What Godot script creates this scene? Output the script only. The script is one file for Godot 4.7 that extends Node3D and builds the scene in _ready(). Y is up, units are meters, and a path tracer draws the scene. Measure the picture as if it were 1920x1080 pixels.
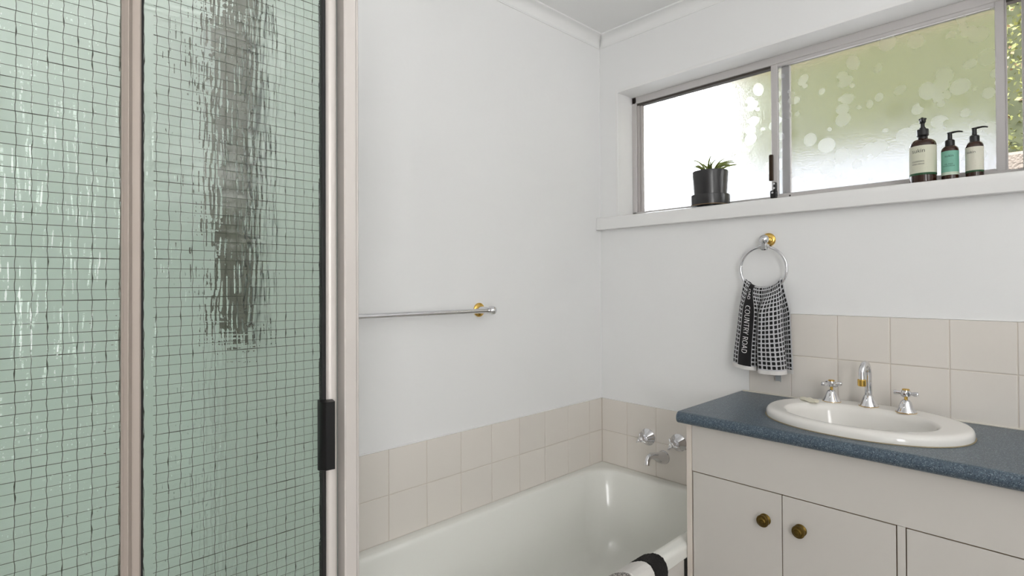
extends Node3D

# ------------------------------------------------------------------ mesh builder
class MB:
	var v := PackedVector3Array()
	var uv := PackedVector2Array()
	var xf := Transform3D()

	func tri(a: Vector3, b: Vector3, c: Vector3, ua := Vector2.ZERO, ub := Vector2.ZERO, uc := Vector2.ZERO) -> void:
		# a, b, c run counter-clockwise seen from outside
		v.push_back(xf * a); v.push_back(xf * c); v.push_back(xf * b)
		uv.push_back(ua); uv.push_back(uc); uv.push_back(ub)

	func quad(a: Vector3, b: Vector3, c: Vector3, d: Vector3, ua := Vector2(0, 0), ub := Vector2(1, 0), uc := Vector2(1, 1), ud := Vector2(0, 1)) -> void:
		tri(a, b, c, ua, ub, uc)
		tri(a, c, d, ua, uc, ud)

	func outward(start: int) -> void:
		# turns a shape added since start the right way out
		var mid := Vector3.ZERO
		for i in range(start, v.size()):
			mid += v[i]
		mid /= maxf(1.0, v.size() - start)
		var vol := 0.0
		for i in range(start, v.size(), 3):
			vol += (v[i] - mid).dot((v[i + 2] - mid).cross(v[i + 1] - mid))
		if vol < 0.0:
			for i in range(start, v.size(), 3):
				var t := v[i + 1]; v[i + 1] = v[i + 2]; v[i + 2] = t
				var u := uv[i + 1]; uv[i + 1] = uv[i + 2]; uv[i + 2] = u

	func loft(rings: Array, closed := true, cap0 := true, cap1 := true, fix := true) -> void:
		var start := v.size()
		var n: int = rings[0].size()
		var m := n if closed else n - 1
		for i in rings.size() - 1:
			var r0: PackedVector3Array = rings[i]
			var r1: PackedVector3Array = rings[i + 1]
			var v0 := float(i) / (rings.size() - 1)
			var v1 := float(i + 1) / (rings.size() - 1)
			for j in m:
				var k := (j + 1) % n
				quad(r0[j], r0[k], r1[k], r1[j], Vector2(float(j) / m, v0), Vector2(float(j + 1) / m, v0), Vector2(float(j + 1) / m, v1), Vector2(float(j) / m, v1))
		if cap0:
			fan(rings[0], true)
		if cap1:
			fan(rings[-1], false)
		if fix:
			outward(start)

	func fan(r: PackedVector3Array, back: bool) -> void:
		var c := Vector3.ZERO
		for q in r:
			c += q
		c /= r.size()
		for j in r.size():
			var k := (j + 1) % r.size()
			if back:
				tri(c, r[k], r[j])
			else:
				tri(c, r[j], r[k])

	func box(lo: Vector3, hi: Vector3, b := 0.0) -> void:
		if b <= 0.0:
			loft([rect(lo, hi, lo.y), rect(lo, hi, hi.y)])
			return
		var e := Vector3(b, 0, b)
		loft([cut(lo + e, hi - e, lo.y, 0.0), cut(lo, hi, lo.y + b, b), cut(lo, hi, hi.y - b, b), cut(lo + e, hi - e, hi.y, 0.0)])

	func rect(lo: Vector3, hi: Vector3, y: float) -> PackedVector3Array:
		return PackedVector3Array([Vector3(lo.x, y, lo.z), Vector3(lo.x, y, hi.z), Vector3(hi.x, y, hi.z), Vector3(hi.x, y, lo.z)])

	func cut(lo: Vector3, hi: Vector3, y: float, b: float) -> PackedVector3Array:
		return PackedVector3Array([Vector3(lo.x + b, y, lo.z), Vector3(lo.x, y, lo.z + b), Vector3(lo.x, y, hi.z - b), Vector3(lo.x + b, y, hi.z), Vector3(hi.x - b, y, hi.z), Vector3(hi.x, y, hi.z - b), Vector3(hi.x, y, lo.z + b), Vector3(hi.x - b, y, lo.z)])

	func lathe(prof: Array, n := 24, caps := true) -> void:
		# prof: Vector2(radius, height) from the bottom up, turned round y
		var rings := []
		for q in prof:
			var r := PackedVector3Array()
			for j in n:
				var a := TAU * j / n
				r.push_back(Vector3(cos(a) * maxf(q.x, 1e-5), q.y, sin(a) * maxf(q.x, 1e-5)))
			rings.push_back(r)
		loft(rings, true, caps, caps)

	func tube(path: Array, radii, n := 10, caps := true) -> void:
		var rings := []
		var up := Vector3(0.123, 0.97, 0.21)
		for i in path.size():
			var a: Vector3 = path[maxi(i - 1, 0)]
			var b: Vector3 = path[mini(i + 1, path.size() - 1)]
			var d := (b - a).normalized()
			if absf(d.dot(up)) > 0.95 and i == 0:
				up = Vector3(0.97, 0.1, 0.2)
			var s := d.cross(up).normalized()
			up = s.cross(d).normalized()
			var rad: float = radii[i] if radii is Array else radii
			var r := PackedVector3Array()
			for j in n:
				var t := TAU * j / n
				r.push_back(path[i] + (s * cos(t) + up * sin(t)) * rad)
			rings.push_back(r)
		loft(rings, true, caps, caps)

	func sheet(grid: Array, tex: Callable, th := 0.0) -> void:
		# grid: rows of points; tex(i, j) gives the uv; th thickens the cloth
		var rows := grid.size()
		var cols: int = grid[0].size()
		var nrm := []
		for i in rows:
			var r := PackedVector3Array()
			for j in cols:
				var du: Vector3 = grid[i][mini(j + 1, cols - 1)] - grid[i][maxi(j - 1, 0)]
				var dv: Vector3 = grid[mini(i + 1, rows - 1)][j] - grid[maxi(i - 1, 0)][j]
				r.push_back(du.cross(dv).normalized())
			nrm.push_back(r)
		var at := func(i: int, j: int, s: float) -> Vector3:
			return grid[i][j] + nrm[i][j] * (s * th * 0.5)
		for i in rows - 1:
			for j in cols - 1:
				quad(at.call(i, j, 1.0), at.call(i, j + 1, 1.0), at.call(i + 1, j + 1, 1.0), at.call(i + 1, j, 1.0), tex.call(i, j), tex.call(i, j + 1), tex.call(i + 1, j + 1), tex.call(i + 1, j))
				if th > 0.0:
					quad(at.call(i, j, -1.0), at.call(i + 1, j, -1.0), at.call(i + 1, j + 1, -1.0), at.call(i, j + 1, -1.0), tex.call(i, j), tex.call(i + 1, j), tex.call(i + 1, j + 1), tex.call(i, j + 1))
		if th > 0.0:
			for i in rows - 1:
				for j in [0, cols - 1]:
					var s := 1.0 if j == 0 else -1.0
					quad(at.call(i, j, s), at.call(i + 1, j, s), at.call(i + 1, j, -s), at.call(i, j, -s), tex.call(i, j), tex.call(i + 1, j), tex.call(i + 1, j), tex.call(i, j))
			for j in cols - 1:
				for i in [0, rows - 1]:
					var s := -1.0 if i == 0 else 1.0
					quad(at.call(i, j, s), at.call(i, j + 1, s), at.call(i, j + 1, -s), at.call(i, j, -s), tex.call(i, j), tex.call(i, j + 1), tex.call(i, j + 1), tex.call(i, j))

	func mesh(crease := 40.0) -> ArrayMesh:
		var n := v.size() / 3
		var fn := PackedVector3Array()
		var fl := PackedVector3Array()
		var near := {}
		for f in n:
			var c := (v[f * 3 + 2] - v[f * 3]).cross(v[f * 3 + 1] - v[f * 3])
			fn.push_back(c)
			fl.push_back(c.normalized())
		var keys := []
		for i in v.size():
			var k := Vector3i((v[i] * 40000.0).round())
			keys.push_back(k)
			if near.has(k):
				near[k].push_back(i / 3)
			else:
				near[k] = PackedInt32Array([i / 3])
		var lim := cos(deg_to_rad(crease))
		var nn := PackedVector3Array()
		for i in v.size():
			var own := fl[i / 3]
			var s := Vector3.ZERO
			for f in near[keys[i]]:
				if fl[f].dot(own) > lim:
					s += fn[f]
			nn.push_back(s.normalized() if s.length_squared() > 1e-30 else own)
		var a := []
		a.resize(Mesh.ARRAY_MAX)
		a[Mesh.ARRAY_VERTEX] = v
		a[Mesh.ARRAY_NORMAL] = nn
		a[Mesh.ARRAY_TEX_UV] = uv
		var m := ArrayMesh.new()
		m.add_surface_from_arrays(Mesh.PRIMITIVE_TRIANGLES, a)
		return m

# ------------------------------------------------------------------ helpers
var rng := RandomNumberGenerator.new()

func obj(called: String, m: Mesh, material: Material, parent: Node = self, at := Vector3.ZERO) -> MeshInstance3D:
	var o := MeshInstance3D.new()
	o.name = called
	o.mesh = m
	o.material_override = material
	o.position = at
	o.cast_shadow = GeometryInstance3D.SHADOW_CASTING_SETTING_ON
	parent.add_child(o, true)
	return o

func tag(o: Node, label: String, category := "", group := "", kind := "") -> Node:
	if label: o.set_meta("label", label)
	if category: o.set_meta("category", category)
	if group: o.set_meta("group", group)
	if kind: o.set_meta("kind", kind)
	return o

func thing(called: String, label: String, category: String, at := Vector3.ZERO, group := "") -> Node3D:
	var o := Node3D.new()
	o.name = called
	o.position = at
	add_child(o, true)
	tag(o, label, category, group)
	return o

func struct(called: String, m: Mesh, material: Material, label: String, category := "structure") -> MeshInstance3D:
	var o := obj(called, m, material)
	tag(o, label, category, "", "structure")
	return o

func mat(c: Color, rough := 0.5, metal := 0.0) -> StandardMaterial3D:
	var m := StandardMaterial3D.new()
	m.albedo_color = c
	m.roughness = rough
	m.metallic = metal
	return m

func lin(r: float, g: float, b: float) -> Color:
	return Color(r, g, b).linear_to_srgb()

func bx(lo: Vector3, hi: Vector3, b := 0.0) -> ArrayMesh:
	var q := MB.new()
	q.box(lo, hi, b)
	return q.mesh(20.0)

func rrect(x0: float, x1: float, z0: float, z1: float, r: Array, y: float, n := 8) -> PackedVector3Array:
	# rounded rectangle; r = radii at the corners (x0,z0), (x0,z1), (x1,z1), (x1,z0)
	var out := PackedVector3Array()
	var cs := [[x0, z0, 1, 1, PI * 1.5], [x0, z1, 1, -1, PI], [x1, z1, -1, -1, PI * 0.5], [x1, z0, -1, 1, 0.0]]
	for k in 4:
		var q: Array = cs[k]
		var rr: float = r[k]
		for i in n + 1:
			var a: float = q[4] - PI * 0.5 * i / n
			out.push_back(Vector3(q[0] + q[2] * rr + cos(a) * rr, y, q[1] + q[3] * rr + sin(a) * rr))
	return out

func oval(cx: float, cz: float, a: float, b: float, y: float, e := 2.0, n := 64) -> PackedVector3Array:
	var out := PackedVector3Array()
	for i in n:
		var t := TAU * i / n
		var c := cos(t)
		var s := sin(t)
		out.push_back(Vector3(cx + a * signf(c) * pow(absf(c), 2.0 / e), y, cz + b * signf(s) * pow(absf(s), 2.0 / e)))
	return out

func glyphs(s: String, serif := false) -> PackedVector2Array:
	# triangles of a line of lettering, scaled so that it runs from x 0 to 1 with its baseline near y 0
	var tm := TextMesh.new()
	tm.text = s
	var f := SystemFont.new()
	f.font_names = PackedStringArray(["Droid Serif" if serif else "Droid Sans"])
	tm.font = f
	tm.font_size = 64
	tm.pixel_size = 0.01
	tm.depth = 0.0
	var out := PackedVector2Array()
	var ar := tm.get_mesh_arrays()
	if ar.is_empty() or ar[Mesh.ARRAY_VERTEX] == null:
		return out
	var vs: PackedVector3Array = ar[Mesh.ARRAY_VERTEX]
	var ix: PackedInt32Array = ar[Mesh.ARRAY_INDEX] if ar[Mesh.ARRAY_INDEX] != null else PackedInt32Array(range(vs.size()))
	var lo := Vector2(1e9, 1e9)
	var hi := Vector2(-1e9, -1e9)
	for q in vs:
		lo = lo.min(Vector2(q.x, q.y))
		hi = hi.max(Vector2(q.x, q.y))
	var w := maxf(hi.x - lo.x, 1e-6)
	for i in ix:
		out.push_back((Vector2(vs[i].x, vs[i].y) - lo) / w)
	return out

func lettered(s: String, where: Callable, material: Material, parent: Node, serif := false) -> void:
	# where(p) puts a point of the line of lettering (x 0..1) on a surface
	var q := MB.new()
	var g := glyphs(s, serif)
	for i in range(0, g.size() - 2, 3):
		q.tri(where.call(g[i]), where.call(g[i + 2]), where.call(g[i + 1]))
	if q.v.size():
		obj("lettering", q.mesh(80.0), material, parent)

func noise_tex(freq: float, size := 256, seed_ := 1, as_normal := false, strength := 4.0) -> NoiseTexture2D:
	var n := FastNoiseLite.new()
	n.noise_type = FastNoiseLite.TYPE_SIMPLEX_SMOOTH
	n.frequency = freq
	n.seed = seed_
	var t := NoiseTexture2D.new()
	t.noise = n
	t.width = size
	t.height = size
	t.seamless = true
	t.as_normal_map = as_normal
	t.bump_strength = strength
	return t

func tex(im: Image) -> ImageTexture:
	return ImageTexture.create_from_image(im)

var M := {}

func _ready() -> void:
	# ---------------------------------------------------------------- camera
	var cam := Camera3D.new()
	cam.name = "camera"
	var fwd := Vector3(-0.7256294, 0.00852865, -0.68803288)
	var rgt := Vector3(0.68802345, -0.00446024, -0.72567474)
	var upv := Vector3(0.00925782, 0.99995368, 0.00263143)
	cam.transform = Transform3D(Basis(rgt, upv, -fwd), Vector3(1.58040757, 1.29455679, 2.08160881))
	cam.set_frustum(0.05 * 1080.0 / 1015.98, Vector2(0.0, -0.05 * (540.0 - 522.274) / 1015.98), 0.05, 200.0)
	add_child(cam)
	cam.current = true
	# ---------------------------------------------------------------- sky, exposure
	var env := Environment.new()
	env.background_mode = Environment.BG_SKY
	var sky := Sky.new()
	var sm := ProceduralSkyMaterial.new()
	sm.sky_top_color = Color(0.90, 0.93, 0.97)
	sm.sky_horizon_color = Color(1.0, 0.985, 0.96)
	sm.sky_curve = 0.2
	sm.sky_energy_multiplier = 2.65
	sm.ground_bottom_color = Color(0.5, 0.48, 0.45)
	sm.ground_horizon_color = Color(0.6, 0.58, 0.55)
	sky.sky_material = sm
	env.sky = sky
	env.tonemap_mode = Environment.TONE_MAPPER_LINEAR
	env.tonemap_exposure = 1.55
	env.sdfgi_enabled = true
	env.ssao_enabled = true
	env.ssil_enabled = true
	var we := WorldEnvironment.new()
	we.name = "world"
	we.environment = env
	add_child(we)
	var sun := DirectionalLight3D.new()
	sun.name = "sun"
	sun.light_color = Color(1.0, 0.95, 0.86)
	sun.light_energy = 1.25
	sun.light_angular_distance = 3.0
	sun.shadow_enabled = true
	sun.sky_mode = DirectionalLight3D.SKY_MODE_LIGHT_ONLY
	sun.look_at_from_position(Vector3.ZERO, Vector3(0.25, -0.88, -0.42))
	add_child(sun)
	# ---------------------------------------------------------------- area light on the right-hand wall, out of view, placed to light the bath wall
	var panel_at := Vector3(3.0, 1.5, 2.9)
	var panel_light := AreaLight3D.new()
	panel_light.name = "window_2_light"
	panel_light.area_size = Vector2(0.8, 1.2)
	panel_light.light_energy = 2.1
	panel_light.light_color = Color(0.985, 0.985, 0.982)
	panel_light.shadow_enabled = true
	panel_light.set("area_range", 12.0)
	panel_light.set("area_attenuation", 2.0)
	panel_light.transform = Transform3D(Basis(Vector3.UP, PI / 2), panel_at + Vector3(-0.02, 0, 0))
	add_child(panel_light)
	# unseen uplighter behind the camera, standing for light bounced off the ceiling
	var up_at := Vector3(2.6, 1.62, 1.3)
	var up := AreaLight3D.new()
	up.name = "unseen_uplighter_light"
	up.area_size = Vector2(0.24, 0.24)
	up.light_energy = 1.1
	up.light_color = Color(0.985, 0.985, 0.982)
	up.shadow_enabled = true
	up.set("area_range", 12.0)
	up.set("area_attenuation", 2.0)
	up.transform = Transform3D(Basis(Vector3.RIGHT, PI / 2), up_at + Vector3(0, 0.012, 0))
	add_child(up)
	var down_at := Vector3(0.36, 2.456, 2.28)  # downlight out of view, placed to brighten the inside of the shower
	var down := AreaLight3D.new()
	down.name = "unseen_shower_downlight_light"
	down.area_size = Vector2(0.22, 0.22)
	down.light_energy = 0.07
	down.light_color = Color(0.985, 0.985, 0.982)
	down.shadow_enabled = true
	down.set("area_range", 8.0)
	down.set("area_attenuation", 2.0)
	down.transform = Transform3D(Basis(Vector3.RIGHT, -PI / 2), down_at + Vector3(0, -0.032, 0))
	add_child(down)

	rng.seed = 7
	make_materials()
	room()
	tiles()
	window()
	garden()
	bath()
	vanity()
	shower()
	rails()
	hand_towel()
	sill_things()
	bath_mat()
	unseen_light_panel(panel_at)
	unseen_uplighter(up_at)
	unseen_shower_lamp(down_at)

# ------------------------------------------------------------------ materials
func make_materials() -> void:
	var m := mat(lin(0.86, 0.86, 0.855), 0.55)
	m.heightmap_enabled = true
	m.heightmap_texture = noise_tex(0.02, 256, 3)
	m.heightmap_scale = 0.03
	m.uv1_triplanar = true
	m.uv1_world_triplanar = true
	m.uv1_scale = Vector3(3, 3, 3)
	M.paint = m
	M.ceiling = mat(lin(0.87, 0.87, 0.86), 0.8)
	M.cornice = mat(lin(0.87, 0.87, 0.86), 0.6)
	M.gloss_white = mat(lin(0.86, 0.855, 0.845), 0.3)
	M.floor = mat(lin(0.46, 0.44, 0.42), 0.5)
	M.grout = mat(lin(0.66, 0.60, 0.53), 0.9)
	M.tile = []
	for k in 4:
		var d := 0.01 * (k - 1.5)
		var t := mat(lin(0.79 + d, 0.745 + d * 0.9, 0.69 + d * 0.8), 0.16)
		M.tile.push_back(t)
	M.enamel = mat(lin(0.86, 0.86, 0.81), 0.12)
	M.ceramic = mat(lin(0.81, 0.79, 0.75), 0.08)
	M.chrome = mat(Color(0.87, 0.87, 0.88), 0.06, 1.0)
	M.gold = mat(Color(0.88, 0.73, 0.40), 0.18, 1.0)
	M.brass = mat(Color(0.40, 0.325, 0.15), 0.36, 0.9)
	M.alu = mat(Color(0.80, 0.775, 0.755), 0.45, 0.25)
	M.alu_dull = mat(Color(0.65, 0.605, 0.57), 0.5, 0.25)
	M.alu_window = mat(Color(0.79, 0.775, 0.77), 0.45, 0.2)
	M.groove = mat(Color(0.30, 0.28, 0.26), 0.6, 0.3)
	M.rubber = mat(Color(0.06, 0.055, 0.055), 0.6)
	M.black = mat(Color(0.045, 0.045, 0.05), 0.35)
	M.cabinet = mat(lin(0.63, 0.60, 0.56), 0.35)
	M.cabinet_edge = mat(lin(0.73, 0.66, 0.59), 0.45)
	M.board = mat(lin(0.36, 0.21, 0.08), 0.8)
	M.brown_edge = mat(lin(0.36, 0.21, 0.09), 0.7)
	# speckled laminate
	var im := Image.create(512, 512, false, Image.FORMAT_RGB8)
	im.fill(Color(0.285, 0.345, 0.395))
	var pal := [Color(0.11, 0.145, 0.20), Color(0.17, 0.22, 0.285), Color(0.44, 0.50, 0.54), Color(0.38, 0.45, 0.49), Color(0.26, 0.325, 0.38), Color(0.55, 0.60, 0.63)]
	for i in 9000:
		var c: Color = pal[rng.randi() % pal.size()]
		var x := rng.randi() % 512
		var y := rng.randi() % 512
		var w := rng.randi_range(2, 5)
		var h := rng.randi_range(2, 5)
		for a in w:
			for b in h:
				im.set_pixel((x + a) % 512, (y + b) % 512, c)
	var lam := mat(Color.WHITE, 0.32)
	lam.albedo_texture = tex(im)
	lam.uv1_triplanar = true
	lam.uv1_world_triplanar = true
	lam.uv1_scale = Vector3(4.5, 4.5, 4.5)
	M.laminate = lam
	# rolled wired glass: short strokes up and down and across, as relief
	var hm := Image.create(768, 768, false, Image.FORMAT_RF)
	hm.fill(Color(0.4, 0, 0))
	for i in 900:
		var across := rng.randf() < 0.45
		var len := rng.randi_range(45, 160)
		var half := rng.randi_range(3, 7)
		var amp := rng.randf_range(-0.5, 0.6)
		var x0 := rng.randi() % 768
		var y0 := rng.randi() % 768
		var lean := rng.randf_range(-0.08, 0.08)
		for s in len:
			var fade := minf(1.0, minf(s, len - s) / 14.0)
			for k in range(-half * 2, half * 2 + 1):
				var g := amp * fade * exp(-float(k * k) / (half * half * 0.8))
				var x := x0 + (s if across else k + int(s * lean))
				var y := y0 + (k + int(s * lean) if across else s)
				x = posmod(x, 768); y = posmod(y, 768)
				hm.set_pixel(x, y, Color(hm.get_pixel(x, y).r * (1.0 - 0.35 * absf(g)) + g * 0.5, 0, 0))
	var gl := mat(lin(0.85, 0.96, 0.885), 0.03)
	gl.albedo_color.a = 0.0
	gl.refraction_enabled = true
	gl.refraction_scale = 0.05
	gl.transparency = BaseMaterial3D.TRANSPARENCY_ALPHA
	gl.heightmap_enabled = true
	gl.heightmap_texture = tex(hm)
	gl.heightmap_scale = 0.11
	M.wired_glass = gl
	M.wire = mat(lin(0.10, 0.10, 0.075), 0.7)
	M.rust = mat(lin(0.09, 0.035, 0.012), 0.9)
	# obscure window glass: rough, with round patches that are rougher or smoother
	var ro := Image.create(1024, 768, false, Image.FORMAT_RGB8)
	ro.fill(Color(0.25, 0.25, 0.25))
	for i in 120:
		var cx := rng.randi_range(0, 1023)
		var cy := rng.randi_range(0, 767)
		var a := rng.randf_range(9, 44)
		var b := a * rng.randf_range(0.65, 1.0)
		var th := rng.randf_range(0, PI)
		var val := rng.randf_range(0.31, 0.39) if rng.randf() < 0.75 else rng.randf_range(0.18, 0.21)
		var R := int(a) + 1
		for yy in range(-R, R + 1):
			for xx in range(-R, R + 1):
				var px := (xx * cos(th) + yy * sin(th)) / a
				var py := (-xx * sin(th) + yy * cos(th)) / b
				if px * px + py * py < 1.0:
					var X := posmod(cx + xx, 1024)
					var Y := posmod(cy + yy, 768)
					ro.set_pixel(X, Y, ro.get_pixel(X, Y).lerp(Color(val, val, val), 0.8))
	var fg := mat(lin(0.93, 0.945, 0.965), 1.0)
	fg.albedo_color.a = 0.0
	fg.refraction_enabled = true
	fg.refraction_scale = 0.05
	fg.transparency = BaseMaterial3D.TRANSPARENCY_ALPHA
	fg.roughness_texture = tex(ro)
	fg.roughness_texture_channel = BaseMaterial3D.TEXTURE_CHANNEL_RED
	fg.heightmap_enabled = true
	fg.heightmap_texture = noise_tex(0.12, 512, 9)
	fg.heightmap_scale = 0.02
	M.obscure_glass = fg

# ------------------------------------------------------------------ room shell
func room() -> void:
	var T := 0.16
	var X1 := 3.0
	var Z1 := 3.6
	var H := 2.456
	var q := MB.new()
	struct("floor", bx(Vector3(-T, -0.1, -T), Vector3(X1 + T, 0, Z1 + T)), M.floor, "bathroom floor below the bath and the vanity", "floor")
	struct("ceiling", bx(Vector3(-T, H, -T), Vector3(X1 + T, H + 0.15, Z1 + T)), M.ceiling, "flat white painted bathroom ceiling", "ceiling")
	struct("wall_left", bx(Vector3(-T, 0, 0), Vector3(0, H, Z1)), M.paint, "long white painted wall behind the bath and towel rail", "wall")
	# window wall: four pieces round the opening
	var x0 := 0.0925
	var x1 := 1.5045
	var y0 := 1.57
	var y1 := 2.1865
	q.box(Vector3(-T, 0, -T), Vector3(X1 + T, y0, 0))
	q.box(Vector3(-T, y1, -T), Vector3(X1 + T, H, 0))
	q.box(Vector3(-T, y0, -T), Vector3(x0, y1, 0))
	q.box(Vector3(x1, y0, -T), Vector3(X1 + T, y1, 0))
	struct("wall_back", q.mesh(20.0), M.paint, "white painted wall that holds the high window and towel ring", "wall")
	struct("wall_right", bx(Vector3(X1, 0, 0), Vector3(X1 + T, H, Z1)), M.paint, "white painted wall at the right end of the vanity", "wall")
	struct("wall_front", bx(Vector3(-T, 0, Z1), Vector3(X1 + T, H, Z1 + T)), M.paint, "white painted wall behind the camera", "wall")
	# dark door out of view behind the camera, placed to darken the chrome reflections
	var d := thing("door_1", "unseen dark brown door behind the camera that darkens the chrome reflections", "door", Vector3(1.35, 0, Z1))
	d.set_meta("kind", "structure")
	var wood := mat(lin(0.13, 0.065, 0.04), 0.45)
	obj("leaf", bx(Vector3(-0.41, 0.005, -0.035), Vector3(0.41, 2.04, -0.003), 0.003), wood, d)
	q = MB.new()
	q.box(Vector3(-0.47, 0.0, -0.02), Vector3(-0.415, 2.10, -0.001), 0.003)
	q.box(Vector3(0.415, 0.0, -0.02), Vector3(0.47, 2.10, -0.001), 0.003)
	q.box(Vector3(-0.415, 2.045, -0.02), Vector3(0.415, 2.10, -0.001), 0.003)
	obj("frame", q.mesh(20.0), M.gloss_white, d)
	q = MB.new()
	q.tube([Vector3(0.34, 1.0, -0.035), Vector3(0.34, 1.0, -0.075), Vector3(0.32, 1.0, -0.085), Vector3(0.23, 1.0, -0.085)], 0.009, 12)
	obj("door_handle", q.mesh(50.0), M.chrome, d)
	# coved cornice: section (distance from the wall, height)
	var yb := 2.408
	var sec := [Vector2(0, yb), Vector2(0.003, yb), Vector2(0.0035, yb + 0.004)]
	for i in 9:
		var a := PI * 0.5 * i / 8.0
		sec.push_back(Vector2(0.0045 + 0.038 * (1.0 - cos(a)), yb + 0.0045 + 0.0365 * sin(a)))
	sec.push_back(Vector2(0.0475, H - 0.006))
	sec.push_back(Vector2(0.0475, H))
	sec.push_back(Vector2(0, H))
	for k in 2:
		var a := PackedVector3Array()
		var b := PackedVector3Array()
		for s in sec:
			if k == 0:
				a.push_back(Vector3(s.x, s.y, s.x)); b.push_back(Vector3(s.x, s.y, Z1))
			else:
				a.push_back(Vector3(s.x, s.y, s.x)); b.push_back(Vector3(X1, s.y, s.x))
		var c := MB.new()
		c.loft([a, b])
		struct("trim_%d" % (k + 1), c.mesh(30.0), M.cornice, ["white coved cornice along the top of the bath wall", "white coved cornice along the top of the window wall"][k], "cornice")

# ------------------------------------------------------------------ tiles
func tile_mesh(w: float, h: float) -> ArrayMesh:
	# lies in the xy plane, face towards +z, cushioned edge
	var q := MB.new()
	var g := 0.0012
	var e := 0.0022
	var ring := func(i: float, z: float) -> PackedVector3Array:
		return PackedVector3Array([Vector3(g + i, g + i, z), Vector3(w - g - i, g + i, z), Vector3(w - g - i, h - g - i, z), Vector3(g + i, h - g - i, z)])
	q.loft([ring.call(0.0, 0.0), ring.call(0.0, 0.0052), ring.call(e * 0.35, 0.0065), ring.call(e, 0.007)], true, false, true)
	return q.mesh(50.0)

func tiles() -> void:
	var P := 0.15
	var cache := {}
	var lay := func(wall: Node, o: Vector3, along: Vector3, w: float, h: float) -> void:
		var key := "%.4f_%.4f" % [w, h]
		if not cache.has(key):
			cache[key] = tile_mesh(w, h)
		var t := obj("tile", cache[key], M.tile[rng.randi() % 4], wall, o)
		var nrm := along.cross(Vector3.UP)
		t.basis = Basis(along, Vector3.UP, nrm)
		t.rotate_object_local(Vector3.RIGHT, rng.randf_range(-0.004, 0.004))
		t.rotate_object_local(Vector3.UP, rng.randf_range(-0.004, 0.004))
	var left: Node = get_node("wall_left")
	var back: Node = get_node("wall_back")
	var g := MB.new()
	# bath wall, two rows: joints at z 0.1001 + 0.15 k
	g.box(Vector3(0, 0.4505, 0), Vector3(0.0052, 0.7515, 1.63))
	obj("grout", g.mesh(20.0), M.grout, left)
	obj("bead", bx(Vector3(0, 0.7503, 0), Vector3(0.0078, 0.7540, 1.63), 0.0015), M.gloss_white, left)
	for r in 2:
		var y := 0.4512 + P * r
		lay.call(left, Vector3(0, y, 0.1001), Vector3(0, 0, -1), 0.1001 - 0.007, P)
		for k in 10:
			lay.call(left, Vector3(0, y, 0.1001 + P * (k + 1)), Vector3(0, 0, -1), P, P)
	# window wall, behind the taps
	g = MB.new()
	g.box(Vector3(0, 0.4505, 0), Vector3(0.69, 0.7515, 0.0052))
	obj("grout", g.mesh(20.0), M.grout, back)
	obj("bead", bx(Vector3(0.0078, 0.7503, 0), Vector3(0.69, 0.7540, 0.0078), 0.0015), M.gloss_white, back)
	obj("bead", bx(Vector3(0.7016, 1.1790, 0), Vector3(1.9016, 1.1828, 0.0078), 0.0015), M.gloss_white, back)
	g = MB.new()
	g.box(Vector3(0.7016, 0.878, 0), Vector3(1.9016, 1.1802, 0.0052))
	obj("grout", g.mesh(20.0), M.grout, back)
	for r in 2:
		var y := 0.4512 + P * r
		lay.call(back, Vector3(0.007, y, 0), Vector3(1, 0, 0), 0.1465 - 0.007, P)
		for k in 3:
			lay.call(back, Vector3(0.1465 + P * k, y, 0), Vector3(1, 0, 0), P, P)
		lay.call(back, Vector3(0.5965, y, 0), Vector3(1, 0, 0), 0.0935, P)
		for k in 8:
			lay.call(back, Vector3(0.7016 + P * k, 0.88 + P * r, 0), Vector3(1, 0, 0), P, P)

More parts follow.
